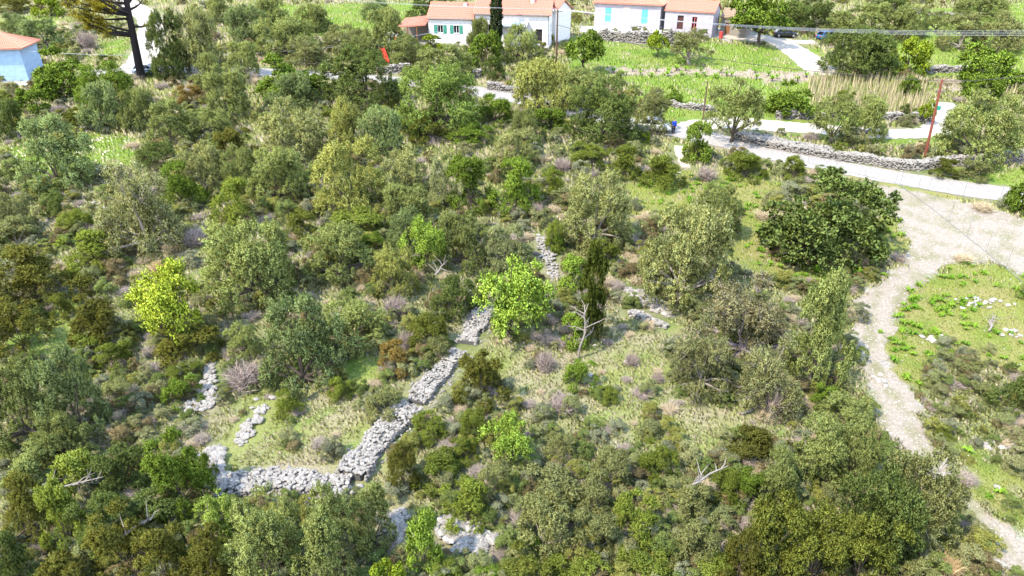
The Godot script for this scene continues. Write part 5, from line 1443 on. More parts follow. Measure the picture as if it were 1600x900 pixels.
func build_houses() -> void:
	M.white = grain(Color(0.80, 0.79, 0.78), 0.85, 0.01, 4.0)
	M.lilac_wall = grain(Color(0.64, 0.62, 0.64), 0.78, 0.008, 5.0)
	M.blue_wall = grain(Color(0.56, 0.66, 0.76), 0.85, 0.01, 4.0)
	M.stone_wall = grain(Color(0.60, 0.57, 0.53), 0.55, 0.05, 2.0)
	M.tile = grain(Color(0.77, 0.52, 0.43), 0.7, 0.06, 2.5)
	M.tile_old = grain(Color(0.66, 0.57, 0.47), 0.6, 0.06, 2.0)
	M.inside = mat(Color(0.35, 0.33, 0.31))
	M.green = mat(Color(0.10, 0.46, 0.38), 0.5)
	M.sky_blue = mat(Color(0.35, 0.72, 0.84), 0.5)
	M.grey_blue = mat(Color(0.42, 0.48, 0.56), 0.6)
	M.wood = grain(Color(0.55, 0.38, 0.24), 0.6, 0.05, 1.0)
	M.glass = mat(Color(0.05, 0.06, 0.08), 0.08)
	M.red = mat(Color(0.85, 0.16, 0.13), 0.5)
	M.steel = mat(Color(0.42, 0.44, 0.43), 0.6, 0.3)
	# white house with green shutters
	var at := on(Vector2(-14.05, -123.96), 0.15)
	var o := thing("house", at, deg_to_rad(-9), "long white house with red tiled roof and green shuttered windows", "house")
	house_block(o, 0, 7.6, 6.5, 3.9, 2.0, [[1.55, 1.6, 0.95, 1.25], [4.3, 1.6, 0.95, 1.25]], [], M.white)
	roof(o, 0, 7.6, 6.5, 3.95, 2.05, 0.3, false, M.tile)
	for x in [1.55, 4.3]:
		window(o, x, 1.6, 0.95, 1.25, M.white)
		shutter(o, x - 0.62, 1.55, 0.58, 1.35, M.green)
		shutter(o, x + 0.99, 1.55, 0.58, 1.35, M.green)
	var h2 := thing("house", at + Vector3(7.9, 0.1, 0.9), deg_to_rad(-9), "taller stone-fronted wing with red roof right of the cypress", "house")
	house_block(h2, 0, 12.4, 7.0, 4.6, 1.9, [[2.2, 1.6, 1.1, 1.4], [10.2, 0.1, 1.1, 2.3], [7.0, 1.4, 1.0, 1.3]], [[2.4, 1.6, 0.9, 1.3]], M.white)
	roof(h2, 0, 12.4, 7.0, 4.65, 2.0, 0.35, false, M.tile)
	window(h2, 2.2, 1.6, 1.1, 1.4, M.white)
	window(h2, 7.0, 1.4, 1.0, 1.3, M.white)
	var dr := part("door", box_mesh(Vector3(10.2, 0.1, -0.24), Vector3(11.3, 2.4, -0.18)), mat(Color(0.14, 0.13, 0.13)), h2)
	part("handle", box_mesh(Vector3(11.1, 1.1, -0.18), Vector3(11.16, 1.25, -0.13)), M.steel, dr)
	var pc := Geo.new()
	slab(pc, [Vector3(3.6, 3.1, 2.6), Vector3(9.0, 3.1, 2.6), Vector3(9.0, 3.75, 0.01), Vector3(3.6, 3.75, 0.01)], 0.06)
	var porch := part("porch_roof", pc.mesh(), M.white, h2)
	for x in [3.75, 6.3, 8.8]: part("porch_post", box_mesh(Vector3(x - 0.05, -1.0, 2.45), Vector3(x + 0.05, 3.07, 2.55)), M.steel, porch)
	var h3 := thing("house", at + Vector3(17.0, 0.6, -5.2), deg_to_rad(-35), "small red-roofed block behind the stone-fronted wing", "house")
	house_block(h3, 0, 5.5, 5.0, 4.2, 1.5, [[2.0, 1.4, 1.0, 1.3]], [], M.white)
	roof(h3, 0, 5.5, 5.0, 4.25, 1.55, 0.3, false, M.tile)
	window(h3, 2.0, 1.4, 1.0, 1.3, M.white)
	for c in [[o, 5.6, 5.4], [h2, 9.0, 6.2]]:
		var ch := part("chimney", box_mesh(Vector3(c[1], c[2] - 0.8, -2.9), Vector3(c[1] + 0.55, c[2] + 0.75, -2.4)), M.white, c[0])
		part("chimney_cap", box_mesh(Vector3(c[1] - 0.08, c[2] + 0.76, -2.98), Vector3(c[1] + 0.63, c[2] + 0.84, -2.32)), M.tile, ch)
	for c in [[o, 0.0, 7.6, 3.86, 0.36], [h2, 0.0, 12.4, 4.56, 0.41]]:
		var gg := Geo.new()
		gg.tube([Vector3(c[1], c[3], c[4]), Vector3(c[2], c[3], c[4])], [0.06, 0.06], 6)
		gg.tube([Vector3(c[2] - 0.1, c[3], c[4]), Vector3(c[2] - 0.1, c[3] - 0.3, 0.06), Vector3(c[2] - 0.1, 0, 0.06)], [0.045, 0.045, 0.045], 6)
		part("gutter", gg.mesh(), M.steel, c[0])
	# patio with lean-to roof
	var pt := thing("patio_shelter", at + Vector3(-0.15, 0, -0.6), deg_to_rad(-9), "open lean-to shelter with red roof on wooden posts beside the white house", "shelter")
	var pr := Geo.new()
	var q := [Vector3(-5.0, 2.5, 1.6), Vector3(-0.02, 2.95, 1.6), Vector3(-0.02, 3.9, -3.6), Vector3(-5.0, 3.3, -3.6)]
	slab(pr, q, 0.1)
	var prf := part("roof", pr.mesh(), M.tile, pt)
	var ptl := Geo.new()
	roof_slope(ptl, q[0], q[1], q[2], q[3])
	part("roof_tiles", ptl.mesh(), M.tile, prf).set_meta("kind", "stuff")
	for x in [-4.8, -3.2, -1.6]:
		part("post", box_mesh(Vector3(x - 0.08, -1.0, 1.35), Vector3(x + 0.08, 2.5 + (x + 5) * 0.09, 1.5)), M.wood, pt)
	part("back_wall", box_mesh(Vector3(-5.0, -1.0, -3.5), Vector3(-0.02, 3.1, -3.2)), M.stone_wall, pt)
	part("floor", box_mesh(Vector3(-5.6, -1.6, -3.2), Vector3(-0.02, 0.0, 2.2)), M.stone_wall, pt)
	var tb := thing("patio_table", pt.position + Vector3(-2.2, 0, -0.3), 0.1, "dark table standing under the lean-to shelter", "table")
	part("table_top", box_mesh(Vector3(-0.9, 0.71, -0.45), Vector3(0.9, 0.75, 0.45)), M.inside, tb)
	for sx in [-0.8, 0.8]:
		for sz in [-0.36, 0.36]: part("leg", box_mesh(Vector3(sx - 0.03, 0, sz - 0.03), Vector3(sx + 0.03, 0.71, sz + 0.03)), M.inside, tb)
	for k in 3:
		var cx: float = [-5.6, -4.6, -5.2][k]
		var cz: float = [0.4, 1.9, 1.3][k]
		var ch := thing("patio_chair", pt.position + Vector3(cx, 0.0 if k == 1 else 0.0, cz), 0.6 + k, ["red chair at the outer corner of the shelter floor", "red chair nearest the first wooden post of the shelter", "red chair between two others at the shelter's open side"][k], "chair", "red patio chairs")
		part("seat", box_mesh(Vector3(-0.25, 0.42, -0.25), Vector3(0.25, 0.46, 0.25)), M.red, ch)
		part("backrest", box_mesh(Vector3(-0.25, 0.46, -0.25), Vector3(0.25, 0.95, -0.21)), M.red, ch)
		for sx in [-0.22, 0.22]:
			for sz in [-0.22, 0.22]: part("leg", box_mesh(Vector3(sx - 0.02, 0, sz - 0.02), Vector3(sx + 0.02, 0.42, sz + 0.02)), M.red, ch)
	# pale two-block house
	var bt := on(Vector2(15.36, -137.91), 0.35)
	var b := thing("house", bt, deg_to_rad(-22), "pale lilac-white house with hipped red roof and light blue shutters", "house")
	house_block(b, 0, 12.2, 8.5, 4.2, 2.3, [[2.0, 0.9, 1.15, 2.4], [8.8, 0.9, 1.15, 2.4]], [[3.0, 1.3, 1.0, 1.6]], M.lilac_wall, true)
	roof(b, 0, 12.2, 8.5, 4.25, 2.3, 0.45, true, M.tile)
	for x in [2.0, 8.8]:
		shutter(b, x + 0.02, 0.92, 0.55, 2.36, M.sky_blue, -0.12)
		shutter(b, x + 0.58, 0.92, 0.55, 2.36, M.sky_blue, -0.12)
	part("plaster_patch", box_mesh(Vector3(5.4, 0.5, 0.0), Vector3(6.5, 3.5, 0.012)), grain(Color(0.86, 0.72, 0.64), 0.8, 0.05, 1.5), b)
	var sb := Basis(Vector3.UP, deg_to_rad(-22))
	var b2 := thing("house", bt + sb * Vector3(13.0, -0.35, -0.3), deg_to_rad(-26), "low pale annex with gabled red roof beside the hipped house", "house")
	house_block(b2, 0, 8.6, 5.6, 3.7, 1.35, [[2.3, 0.6, 1.1, 2.3], [4.9, 0.7, 0.9, 2.1]], [[2.2, 1.2, 0.9, 1.3]], M.lilac_wall)
	roof(b2, 0, 8.6, 5.6, 3.75, 1.4, 0.25, false, M.tile)
	part("door", box_mesh(Vector3(2.3, 0.6, -0.26), Vector3(3.4, 2.9, -0.2)), mat(Color(0.25, 0.16, 0.15)), b2)
	window(b2, 4.9, 0.7, 0.9, 2.1, mat(Color(0.82, 0.45, 0.42)))
	var b3 := thing("house", bt + sb * Vector3(22.5, -0.7, -4.0), deg_to_rad(-30), "old stone outhouse with faded tan tile roof behind the annex", "house")
	house_block(b3, 0, 4.6, 4.0, 2.9, 1.1, [[0.8, 0.1, 0.9, 1.9], [2.9, 1.0, 0.7, 0.9]], [], M.stone_wall)
	roof(b3, 0, 4.6, 4.0, 2.95, 1.15, 0.25, false, M.tile_old)
	part("door", box_mesh(Vector3(0.8, 0.1, -0.26), Vector3(1.7, 2.0, -0.2)), M.wood, b3)
	window(b3, 2.9, 1.0, 0.7, 0.9, M.wood)
	# terrace in front of it, held by a stone wall
	var tr := thing("terrace", bt, deg_to_rad(-22), "white paved terrace with thin railing in front of the pale house", "terrace")
	part("slab", box_mesh(Vector3(-1.5, -2.2, 0.02), Vector3(13.5, -0.05, 4.2)), M.white, tr)
	var rail := Geo.new()
	for k in 9: rail.box(Vector3(-1.4 + k * 1.85, -0.05, 4.05), Vector3(-1.36 + k * 1.85, 0.95, 4.09))
	rail.box(Vector3(-1.4, 0.95, 4.05), Vector3(13.44, 0.99, 4.09))
	rail.box(Vector3(-1.4, 0.5, 4.06), Vector3(13.44, 0.52, 4.08))
	part("railing", rail.mesh(), M.steel, tr)
	dry_wall("retaining_wall", [Vector2(15.24, -128.84), Vector2(19.97, -126.40), Vector2(24.15, -124.89), Vector2(28.25, -124.51)], 0.7, 2.3, 0.36, 60, "tall pinkish stone retaining wall below the white terrace")
	# pale blue house at the left edge
	var lt := on(Vector2(-70.64, -104.00), 0.2)
	var lb := Basis(Vector3.UP, deg_to_rad(14))
	var l := thing("house", lt + lb * Vector3(-9.0, 0, 0), deg_to_rad(14), "pale blue house with red tiled roof at the left picture edge", "house")
	house_block(l, 0, 9.0, 7.0, 4.6, 1.7, [[4.1, 0.9, 1.5, 2.9]], [], M.blue_wall, true)
	roof(l, 0, 9.0, 7.0, 4.65, 1.8, 0.6, true, M.tile)
	shutter(l, 4.12, 0.92, 0.73, 2.85, M.grey_blue, -0.12)
	shutter(l, 4.87, 0.92, 0.73, 2.85, M.grey_blue, -0.12)
	part("terrace", box_mesh(Vector3(0, -1.5, 0.02), Vector3(9.5, -0.05, 3.0)), M.white, l)

# ------------------------------------------------------------------ poles, wires, fence
func sag(a: Vector3, b: Vector3, drop: float, r: float, m: Material, called: String, label: String, group := "") -> void:
	var pts := []
	var rr := []
	for k in 41:
		var f := k / 40.0
		pts.append(a.lerp(b, f) - Vector3(0, 4.0 * drop * f * (1 - f), 0) - a)
		rr.append(r)
	var g := Geo.new()
	g.tube(pts, rr, 5)
	tag(part(called, g.mesh(), m, self, a), label, "power line", group)

func pole(at: Vector3, h: float, lean: float, r: float, m: Material, label: String, arm: bool) -> Vector3:
	var o := thing("power_pole", at, 0.0, label, "power pole")
	var top := Vector3(sin(lean) * h, cos(lean) * h, 0)
	var g := Geo.new()
	g.tube([Vector3(0, -0.4, 0), top * 0.5, top], [r, r * 0.85, r * 0.65], 10)
	part("pole", g.mesh(), m, o)
	if arm:
		part("cross_arm", box_mesh(top + Vector3(-0.75, -0.42, -0.06), top + Vector3(0.75, -0.3, 0.06)), M.steel, o)
		for x in [-0.65, -0.22, 0.22, 0.65]:
			var ig := Geo.new()
			ig.tube([top + Vector3(x, -0.3, 0), top + Vector3(x, -0.18, 0), top + Vector3(x, -0.06, 0)], [0.05, 0.08, 0.04], 8)
			part("insulator", ig.mesh(), M.white, o)
	return at + top

func wires_and_poles() -> void:
	var pm := grain(Color(0.40, 0.30, 0.25), 0.6, 0.05, 1.0)
	var pr := grain(Color(0.52, 0.28, 0.22), 0.6, 0.05, 1.0)
	var p1 := on(Vector2(6.82, -111.03))
	var t1 := pole(p1, 7.84, 0.0, 0.17, pm, "tall brown power pole with insulators beside the round green tree", true)
	var p2 := on(Vector2(44.93, -73.46))
	var t2 := pole(p2, 8.30, -0.06, 0.15, pr, "leaning reddish wooden pole beside the pale track", false)
	var lamp := part("lamp_box", box_mesh(Vector3(-0.28, 5.2, 0.1), Vector3(0.0, 5.6, 0.32)), M.green, get_node(NodePath("power_pole_001")))
	lamp.set_meta("label", "green metal box on the pole")
	var p3 := on(Vector2(23.67, -85.98))
	pole(p3, 4.66, 0.0, 0.10, pm, "thin grey pole at the roadside behind the fresh green bush", false)
	var wm := mat(Color(0.66, 0.66, 0.68), 0.4, 0.4)
	var dk := mat(Color(0.18, 0.17, 0.18), 0.6)
	var far_r := on(Vector2(84.66, -96.98)) + Vector3(0, 9.0, 0)
	var far_l := on(Vector2(-72.60, -139.32)) + Vector3(0, 9.5, 0)
	for k in 4:
		var off := Vector3(-0.65 + 0.433 * k, 0, 0)
		var names := ["first", "second", "third", "fourth"]
		sag(t1 + off, far_r + Vector3(0, 0.1 - k * 0.28, 0), 1.6, 0.014, wm, "power_line", names[k] + " of the four parallel wires from the power pole over the driveway", "four parallel wires")
		if k < 2: sag(t1 + off, far_l + Vector3(0, -k * 0.35, 0), 1.4, 0.013, wm, "power_line", ["upper", "lower"][k] + " of the two wires from the power pole towards the pine", "two wires to the pine")
	sag(p1 + Vector3(0, 5.6, 0), t2 + Vector3(0, -0.15, 0), 1.3, 0.03, dk, "cable", "dark sagging cable between the power pole and the leaning wooden pole")
	sag(t2 + Vector3(0, -0.15, 0), on(Vector2(72.40, -89.51)) + Vector3(0, 6.5, 0), 0.7, 0.03, dk, "cable", "dark cable running from the leaning wooden pole out of the picture")
	sag(on(Vector2(-70.56, -104.81)) + Vector3(0, 4.2, 0), on(Vector2(-11.93, -123.32)) + Vector3(0, 2.2, 0), 2.0, 0.025, wm, "cable", "pale cable hanging low over the olives between the two houses")

func fence() -> void:
	# thin posts with wires between, along the lane and down across the lot
	var lines := [smooth_line([Vector2(32.25, -73.35), Vector2(35.70, -70.27), Vector2(39.14, -67.06), Vector2(42.80, -64.69), Vector2(46.63, -62.64)], 2.6), smooth_line([Vector2(39.12, -66.75), Vector2(39.61, -62.09), Vector2(39.90, -57.01), Vector2(40.17, -52.56), Vector2(40.27, -48.41), Vector2(40.30, -45.38)], 2.4)]
	var names := ["wire fence with thin posts along the lane's lower edge", "wire fence with thin posts crossing the gravel lot at a slant"]
	for q in 2:
		var line: Array = lines[q]
		var at := on(line[0])
		var o := thing("wire_fence", at, 0.0, names[q], "fence")
		var pg := Geo.new()
		pg.tube([Vector3(0, -0.2, 0), Vector3(0, 1.9, 0)], [0.014, 0.014], 6)
		var pm := pg.mesh()
		for p in line: part("post", pm, M.steel, o, on(p) - at)
		for y in [0.06, 0.5, 1.0, 1.5, 1.85]:
			var pts := []; var rr := []
			for p in line:
				pts.append(on(p, y) - at)
				rr.append(0.02 if y < 0.1 else 0.004)
			var wg := Geo.new()
			wg.tube(pts, rr, 5)
			part("wire", wg.mesh(), M.steel, o)

# ------------------------------------------------------------------ cars, person, small things
func loft(g: Geo, st: Array) -> void:
	# st: rings with the same number of points
	var n: int = st[0].size()
	var k := g.v.size()
	for ring in st:
		for p in ring: g.v.append(p)
	for s in st.size() - 1:
		for q in n:
			var a := k + s * n + q
			var b := k + s * n + (q + 1) % n
			g.i.append_array([a, a + n, b + n, a, b + n, b])
	for e in [0, st.size() - 1]:
		for q in range(1, n - 1):
			if e == 0: g.i.append_array([k, k + q, k + q + 1])
			else: g.i.append_array([k + e * n, k + e * n + q + 1, k + e * n + q])

func car(at: Vector2, turn: float, paint: Color, label: String) -> void:
	var o := thing("parked_car", on(at, 0.06), turn, label, "car", "parked cars")
	var pm := mat(paint, 0.35, 0.3)
	pm.clearcoat_enabled = true
	pm.clearcoat = 0.7
	pm.clearcoat_roughness = 0.1
	var rings := []
	for s in [[-2.05, 0.62, 0.42, 0.66], [-2.0, 0.76, 0.28, 0.82], [-1.6, 0.84, 0.24, 0.9], [-0.8, 0.86, 0.2, 0.93], [0.6, 0.86, 0.2, 0.92], [1.2, 0.84, 0.22, 0.86], [1.8, 0.78, 0.26, 0.72], [2.05, 0.62, 0.34, 0.56]]:
		var w: float = s[1]
		rings.append([Vector3(s[0], s[2], -w * 0.92), Vector3(s[0], s[2] + 0.15, -w), Vector3(s[0], s[3] - 0.14, -w), Vector3(s[0], s[3], -w * 0.86), Vector3(s[0], s[3], w * 0.86), Vector3(s[0], s[3] - 0.14, w), Vector3(s[0], s[2] + 0.15, w), Vector3(s[0], s[2], w * 0.92)])
	var g := Geo.new()
	loft(g, rings)
	part("body", g.mesh(), pm, o)
	var cg := Geo.new()
	var cab := []
	for s in [[-1.75, 0.86, 0.72, 0.90], [-1.35, 0.86, 0.62, 1.36], [-0.5, 0.9, 0.60, 1.44], [0.25, 0.9, 0.60, 1.42], [1.05, 0.86, 0.70, 0.92]]:
		cab.append([Vector3(s[0], s[1], -0.78), Vector3(s[0], s[3], -s[2]), Vector3(s[0], s[3], s[2]), Vector3(s[0], s[1], 0.78)])
	loft(cg, cab)
	part("windows", cg.mesh(), M.glass, o)
	var rg := Geo.new()
	var top := []
	for s in [[-1.38, 0.66, 1.35], [-0.5, 0.645, 1.43], [0.3, 0.645, 1.41]]:
		top.append([Vector3(s[0], s[2] - 0.05, -s[1]), Vector3(s[0], s[2] + 0.035, -s[1] * 0.85), Vector3(s[0], s[2] + 0.035, s[1] * 0.85), Vector3(s[0], s[2] - 0.05, s[1])])
	loft(rg, top)
	part("roof_panel", rg.mesh(), pm, o)
	var pg := Geo.new()
	for z in [-1, 1]:
		pg.tube([Vector3(1.07, 0.9, 0.74 * z), Vector3(0.28, 1.42, 0.62 * z)], [0.035, 0.035], 5)
		pg.tube([Vector3(-0.35, 0.9, 0.79 * z), Vector3(-0.38, 1.43, 0.625 * z)], [0.04, 0.04], 5)
		pg.tube([Vector3(-1.72, 0.9, 0.75 * z), Vector3(-1.38, 1.37, 0.64 * z)], [0.045, 0.045], 5)
	part("pillars", pg.mesh(), pm, o)
	var tg := Geo.new()
	tg.tube([Vector3(0, 0, -0.1), Vector3(0, 0, 0.1)], [0.31, 0.31], 16)
	var hg := Geo.new()
	hg.tube([Vector3(0, 0, -0.105), Vector3(0, 0, 0.105)], [0.19, 0.19], 10)
	for x in [-1.3, 1.28]:
		for z in [-0.78, 0.78]:
			var w := part("wheel", tg.mesh(), M.rubber, o, Vector3(x, 0.31, z))
			part("rim", hg.mesh(), M.rim, w)
	for z in [-0.55, 0.55]:
		part("headlight", box_mesh(Vector3(1.86, 0.52, z - 0.16), Vector3(2.0, 0.66, z + 0.16)), M.lamp_glass, o)
		part("tail_light", box_mesh(Vector3(-2.05, 0.62, z - 0.14), Vector3(-1.96, 0.76, z + 0.14)), M.red, o)
		part("mirror", box_mesh(Vector3(0.75, 0.92, z * 1.66 - 0.09), Vector3(0.87, 1.03, z * 1.66 + 0.09)), pm, o)

func build_cars() -> void:
	M.rubber = mat(Color(0.08, 0.08, 0.08), 0.8)
	M.rim = mat(Color(0.6, 0.6, 0.62), 0.35, 0.7)
	M.lamp_glass = mat(Color(0.75, 0.78, 0.8), 0.15)
	car(Vector2(17.10, -82.74), deg_to_rad(-18), Color(0.78, 0.80, 0.81), "silver-white car parked on the lane beside the person in blue")
	car(Vector2(-54.88, -107.79), deg_to_rad(4), Color(0.50, 0.57, 0.66), "silver-blue car parked under the half-bare pine")
	car(Vector2(56.08, -130.07), deg_to_rad(20), Color(0.15, 0.33, 0.50), "dark blue car half hidden behind the hollow olive")
	car(Vector2(49.20, -131.99), deg_to_rad(-5), Color(0.12, 0.13, 0.15), "black car at the edge of the white driveway")

func blob(bones: Array, cell: float, k: float) -> ArrayMesh:
	# surface nets over the smooth union of tapered capsules [a, b, ra, rb]
	var lo := Vector3.ONE * 1e9
	var hi := -lo
	for b in bones:
		for e in 2:
			lo = lo.min(b[e] - Vector3.ONE * (b[2 + e] + 0.05))
			hi = hi.max(b[e] + Vector3.ONE * (b[2 + e] + 0.05))
	var n := Vector3i(((hi - lo) / cell).ceil()) + Vector3i.ONE * 2
	var f := PackedFloat32Array()
	f.resize(n.x * n.y * n.z)
	f.fill(1.0)
	for b in bones:
		var a: Vector3 = b[0]
		var ab: Vector3 = b[1] - a
		var ll := maxf(ab.length_squared(), 1e-9)
		var pad: float = maxf(b[2], b[3]) + 0.08
		var i0 := Vector3i(((a.min(b[1]) - Vector3.ONE * pad - lo) / cell).floor()).clamp(Vector3i.ZERO, n - Vector3i.ONE)
		var i1 := Vector3i(((a.max(b[1]) + Vector3.ONE * pad - lo) / cell).ceil()).clamp(Vector3i.ZERO, n - Vector3i.ONE)
		for z in range(i0.z, i1.z + 1):
			for y in range(i0.y, i1.y + 1):
				for x in range(i0.x, i1.x + 1):
					var p := lo + Vector3(x, y, z) * cell
					var t := clampf((p - a).dot(ab) / ll, 0, 1)
					var d := p.distance_to(a + ab * t) - lerpf(b[2], b[3], t)
					var id := (z * n.y + y) * n.x + x
					var h := clampf(0.5 + 0.5 * (f[id] - d) / k, 0, 1)
					f[id] = lerpf(f[id], d, h) - k * h * (1 - h)
	var g := Geo.new()
	var at := {}
	var step := [1, n.x, n.x * n.y]
	for z in n.z - 1:
		for y in n.y - 1:
			for x in n.x - 1:
				var id := (z * n.y + y) * n.x + x
				var s := Vector3.ZERO
				var c := 0
				for e in [[0, 1, 0], [2, 3, 0], [4, 5, 0], [6, 7, 0], [0, 2, 1], [1, 3, 1], [4, 6, 1], [5, 7, 1], [0, 4, 2], [1, 5, 2], [2, 6, 2], [3, 7, 2]]:
					var qa: int = e[0]
					var qb: int = e[1]
					var fa := f[id + (qa & 1) + ((qa >> 1) & 1) * n.x + (qa >> 2) * n.x * n.y]
					var fb := f[id + (qb & 1) + ((qb >> 1) & 1) * n.x + (qb >> 2) * n.x * n.y]
					if (fa < 0) != (fb < 0):
						var t := fa / (fa - fb)
						s += Vector3(qa & 1, (qa >> 1) & 1, qa >> 2).lerp(Vector3(qb & 1, (qb >> 1) & 1, qb >> 2), t)
						c += 1
				if c:
					at[id] = g.v.size()
					g.v.append(lo + (Vector3(x, y, z) + s / c) * cell)
	for z in range(1, n.z - 1):
		for y in range(1, n.y - 1):
			for x in range(1, n.x - 1):
				var id := (z * n.y + y) * n.x + x
				for ax in 3:
					var i2: int = id + step[ax]
					if (f[id] < 0) == (f[i2] < 0): continue
					var u: int = step[(ax + 1) % 3]
					var v: int = step[(ax + 2) % 3]
					var q := [id - u - v, id - v, id, id - u]
					if not (at.has(q[0]) and at.has(q[1]) and at.has(q[2]) and at.has(q[3])): continue
					if f[id] < 0: g.i.append_array([at[q[0]], at[q[2]], at[q[1]], at[q[0]], at[q[3]], at[q[2]]])
					else: g.i.append_array([at[q[0]], at[q[1]], at[q[2]], at[q[0]], at[q[2]], at[q[3]]])
	var st := SurfaceTool.new()
	st.create_from(g.mesh(), 0)
	st.generate_normals()
	return st.commit()

func build_person() -> void:
	var o := thing("person", on(Vector2(19.20, -81.69), 0.02), deg_to_rad(20), "person in blue jacket and dark trousers standing on the lane by the car", "person")
	var torso := [[Vector3(0, 0.98, 0), Vector3(0, 1.22, 0), 0.135, 0.14], [Vector3(-0.09, 1.30, 0), Vector3(0.09, 1.30, 0), 0.125, 0.125], [Vector3(-0.17, 1.41, 0), Vector3(0.17, 1.41, 0), 0.075, 0.075]]
	var arms := []
	var legs := []
	var feet := []
	var hands := []
	for s in [-1.0, 1.0]:
		arms.append([Vector3(0.19 * s, 1.40, 0), Vector3(0.25 * s, 1.12, 0.02), 0.058, 0.045])
		arms.append([Vector3(0.25 * s, 1.12, 0.02), Vector3(0.22 * s, 0.90, 0.14), 0.044, 0.032])
		legs.append([Vector3(0.09 * s, 0.92, 0), Vector3(0.11 * s, 0.50, 0.02), 0.095, 0.06])
		legs.append([Vector3(0.11 * s, 0.50, 0.02), Vector3(0.12 * s, 0.09, -0.02), 0.058, 0.04])
		feet.append([Vector3(0.12 * s, 0.05, -0.05), Vector3(0.15 * s, 0.04, 0.16), 0.05, 0.04])
		var w := Vector3(0.22 * s, 0.90, 0.14)
		var pd := Vector3(-0.02 * s, -0.07, 0.04)
		hands.append([w, w + pd, 0.030, 0.034])
		for q in 4:
			var r := w + pd + Vector3(0.0, -0.005, (q - 1.5) * 0.019)
			var l: float = [0.034, 0.040, 0.038, 0.030][q]
			hands.append([r, r + Vector3(-0.006 * s, -l, 0.006), 0.0095, 0.009])
			hands.append([r + Vector3(-0.006 * s, -l, 0.006), r + Vector3(-0.026 * s, -l * 1.75, 0.008), 0.009, 0.008])
		hands.append([w + pd * 0.4 + Vector3(0, 0, 0.02), w + pd * 0.7 + Vector3(-0.02 * s, -0.02, 0.06), 0.012, 0.010])
	var head := [[Vector3(0, 1.44, 0), Vector3(0, 1.53, 0.01), 0.055, 0.052], [Vector3(0, 1.66, -0.005), Vector3(0, 1.60, 0.025), 0.095, 0.075], [Vector3(0, 1.625, 0.10), Vector3(0, 1.605, 0.118), 0.012, 0.016], [Vector3(-0.09, 1.63, 0), Vector3(-0.093, 1.60, 0), 0.018, 0.014], [Vector3(0.09, 1.63, 0), Vector3(0.093, 1.60, 0), 0.018, 0.014]]
	var skin := mat(Color(0.72, 0.52, 0.42), 0.6)
	part("body", blob(torso + arms + legs + feet + head, 0.016, 0.03), skin, o)
	part("hands", blob(hands, 0.0055, 0.006), skin, o)
	var fat := func(list: Array, by: float) -> Array:
		var out := []
		for b in list: out.append([b[0], b[1], b[2] + by, b[3] + by])
		return out
	var hips := [[Vector3(-0.07, 0.95, 0), Vector3(0.07, 0.95, 0), 0.12, 0.12]]
	part("jacket", blob(fat.call(torso + arms, 0.017), 0.018, 0.03), mat(Color(0.10, 0.22, 0.62), 0.8), o)
	part("trousers", blob(fat.call(legs + hips, 0.015), 0.018, 0.03), mat(Color(0.08, 0.10, 0.20), 0.85), o)
	part("shoes", blob(fat.call(feet, 0.012), 0.014, 0.02), mat(Color(0.2, 0.18, 0.17), 0.7), o)
	part("hair", blob([[Vector3(0, 1.68, -0.02), Vector3(0, 1.66, -0.03), 0.1, 0.098]], 0.014, 0.02), mat(Color(0.1, 0.08, 0.07), 0.7), o)

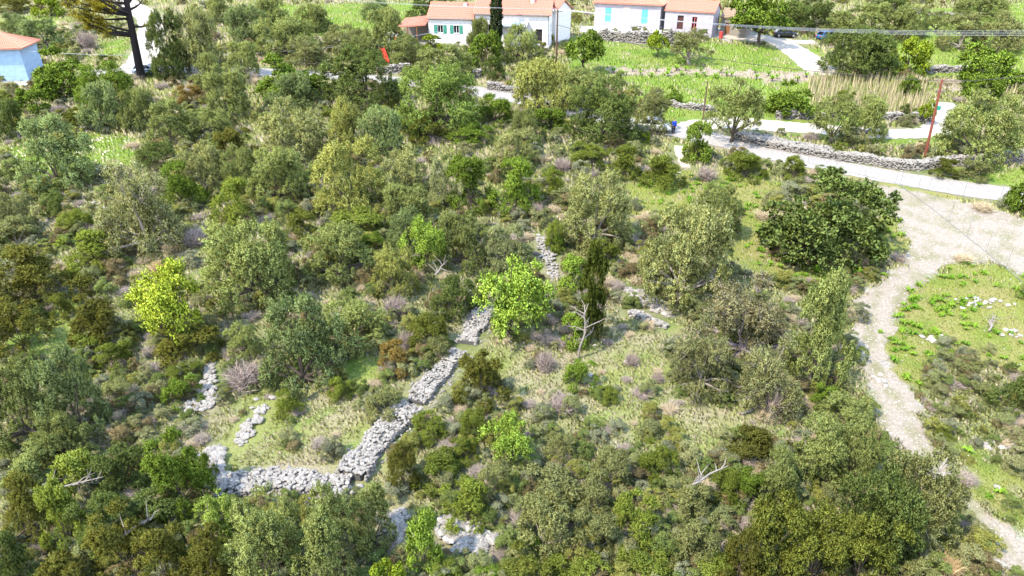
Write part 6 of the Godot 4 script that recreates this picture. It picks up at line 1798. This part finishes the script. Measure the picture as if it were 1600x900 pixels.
func loose_things() -> void:
	# red slide in the garden
	var s := thing("slide", on(Vector2(-20.45, -114.47)), deg_to_rad(25), "red plastic garden slide behind the broad dark olive", "slide")
	var g := Geo.new()
	slab(g, [Vector3(-0.3, 1.9, -0.2), Vector3(0.3, 1.9, -0.2), Vector3(0.3, 0.25, 2.2), Vector3(-0.3, 0.25, 2.2)], 0.06)
	for x in [-0.36, 0.3]: slab(g, [Vector3(x, 2.1, -0.2), Vector3(x + 0.06, 2.1, -0.2), Vector3(x + 0.06, 0.45, 2.2), Vector3(x, 0.45, 2.2)], 0.22)
	part("chute", g.mesh(), M.red, s)
	for x in [-0.33, 0.33]: part("ladder_post", box_mesh(Vector3(x - 0.04, 0, -0.75), Vector3(x + 0.04, 2.4, -0.67)), M.steel, s)
	for k in 6: part("rung", box_mesh(Vector3(-0.29, 0.3 + k * 0.3, -0.73), Vector3(0.29, 0.34 + k * 0.3, -0.69)), M.steel, s)
	# red drum by the yard
	var b := thing("oil_drum", on(Vector2(37.02, -129.67)), 0, "red metal drum at the edge of the white yard", "drum")
	var bg := Geo.new()
	bg.tube([Vector3(0, 0, 0), Vector3(0, 0.02, 0), Vector3(0, 0.4, 0), Vector3(0, 0.42, 0), Vector3(0, 0.8, 0), Vector3(0, 0.82, 0), Vector3(0, 1.15, 0)], [0.32, 0.34, 0.32, 0.35, 0.32, 0.35, 0.33], 18)
	part("barrel", bg.mesh(), mat(Color(0.62, 0.22, 0.2), 0.6), b)
	part("lid", box_mesh(Vector3(-0.05, 1.15, -0.05), Vector3(0.05, 1.17, 0.05)), M.steel, b)
	# fallen branches
	for e in [[Vector2(34.59, -43.08), 0.9, 2.4, "grey weathered log lying in the grass right of the track"], [Vector2(14.61, -33.39), 0.4, 2.2, "pale fallen branch on the edge of the lower clearing"], [Vector2(9.78, -26.32), 0.5, 2.6, "pale dead bough lying across the lower thicket"], [Vector2(-21.84, -25.52), 0.3, 3.4, "pale twisted dead bough over the dark thicket"], [Vector2(-17.31, -22.73), 0.8, 2.0, "bare forked branch near the bottom edge in the dark thicket"], [Vector2(-5.45, -47.53), 1.2, 2.0, "tangle of dead branches beside the round dark green bush"]]:
		var p: Vector2 = e[0]
		var lift := 0.1 if p.x > 25 or e[3].begins_with("pale fallen") else 1.6
		var f := thing("fallen_branch", on(p, lift), e[1], e[3], "branch")
		var l: float = e[2]
		var fg := Geo.new()
		fg.tube([Vector3(-l / 2, 0, 0), Vector3(-l * 0.2, 0.15, 0.1), Vector3(l * 0.1, 0.1, -0.1), Vector3(l / 2, 0.35, 0.1)], [0.065, 0.06, 0.045, 0.015], 7)
		part("bough", fg.mesh(), M.pale_bark, f)
		for k in 7:
			var a := Vector3(lerpf(-l * 0.4, l * 0.45, rng.randf()), 0.12, 0)
			var tg := Geo.new()
			var d := (Vector3(0.6, 0.5, 0) + rnd_dir() * 0.9).normalized()
			tg.tube([a, a + d * 0.4 + rnd_dir() * 0.1, a + d * rng.randf_range(0.6, 1.1)], [0.04, 0.025, 0.008], 5)
			part("twig", tg.mesh(), M.pale_bark, f)
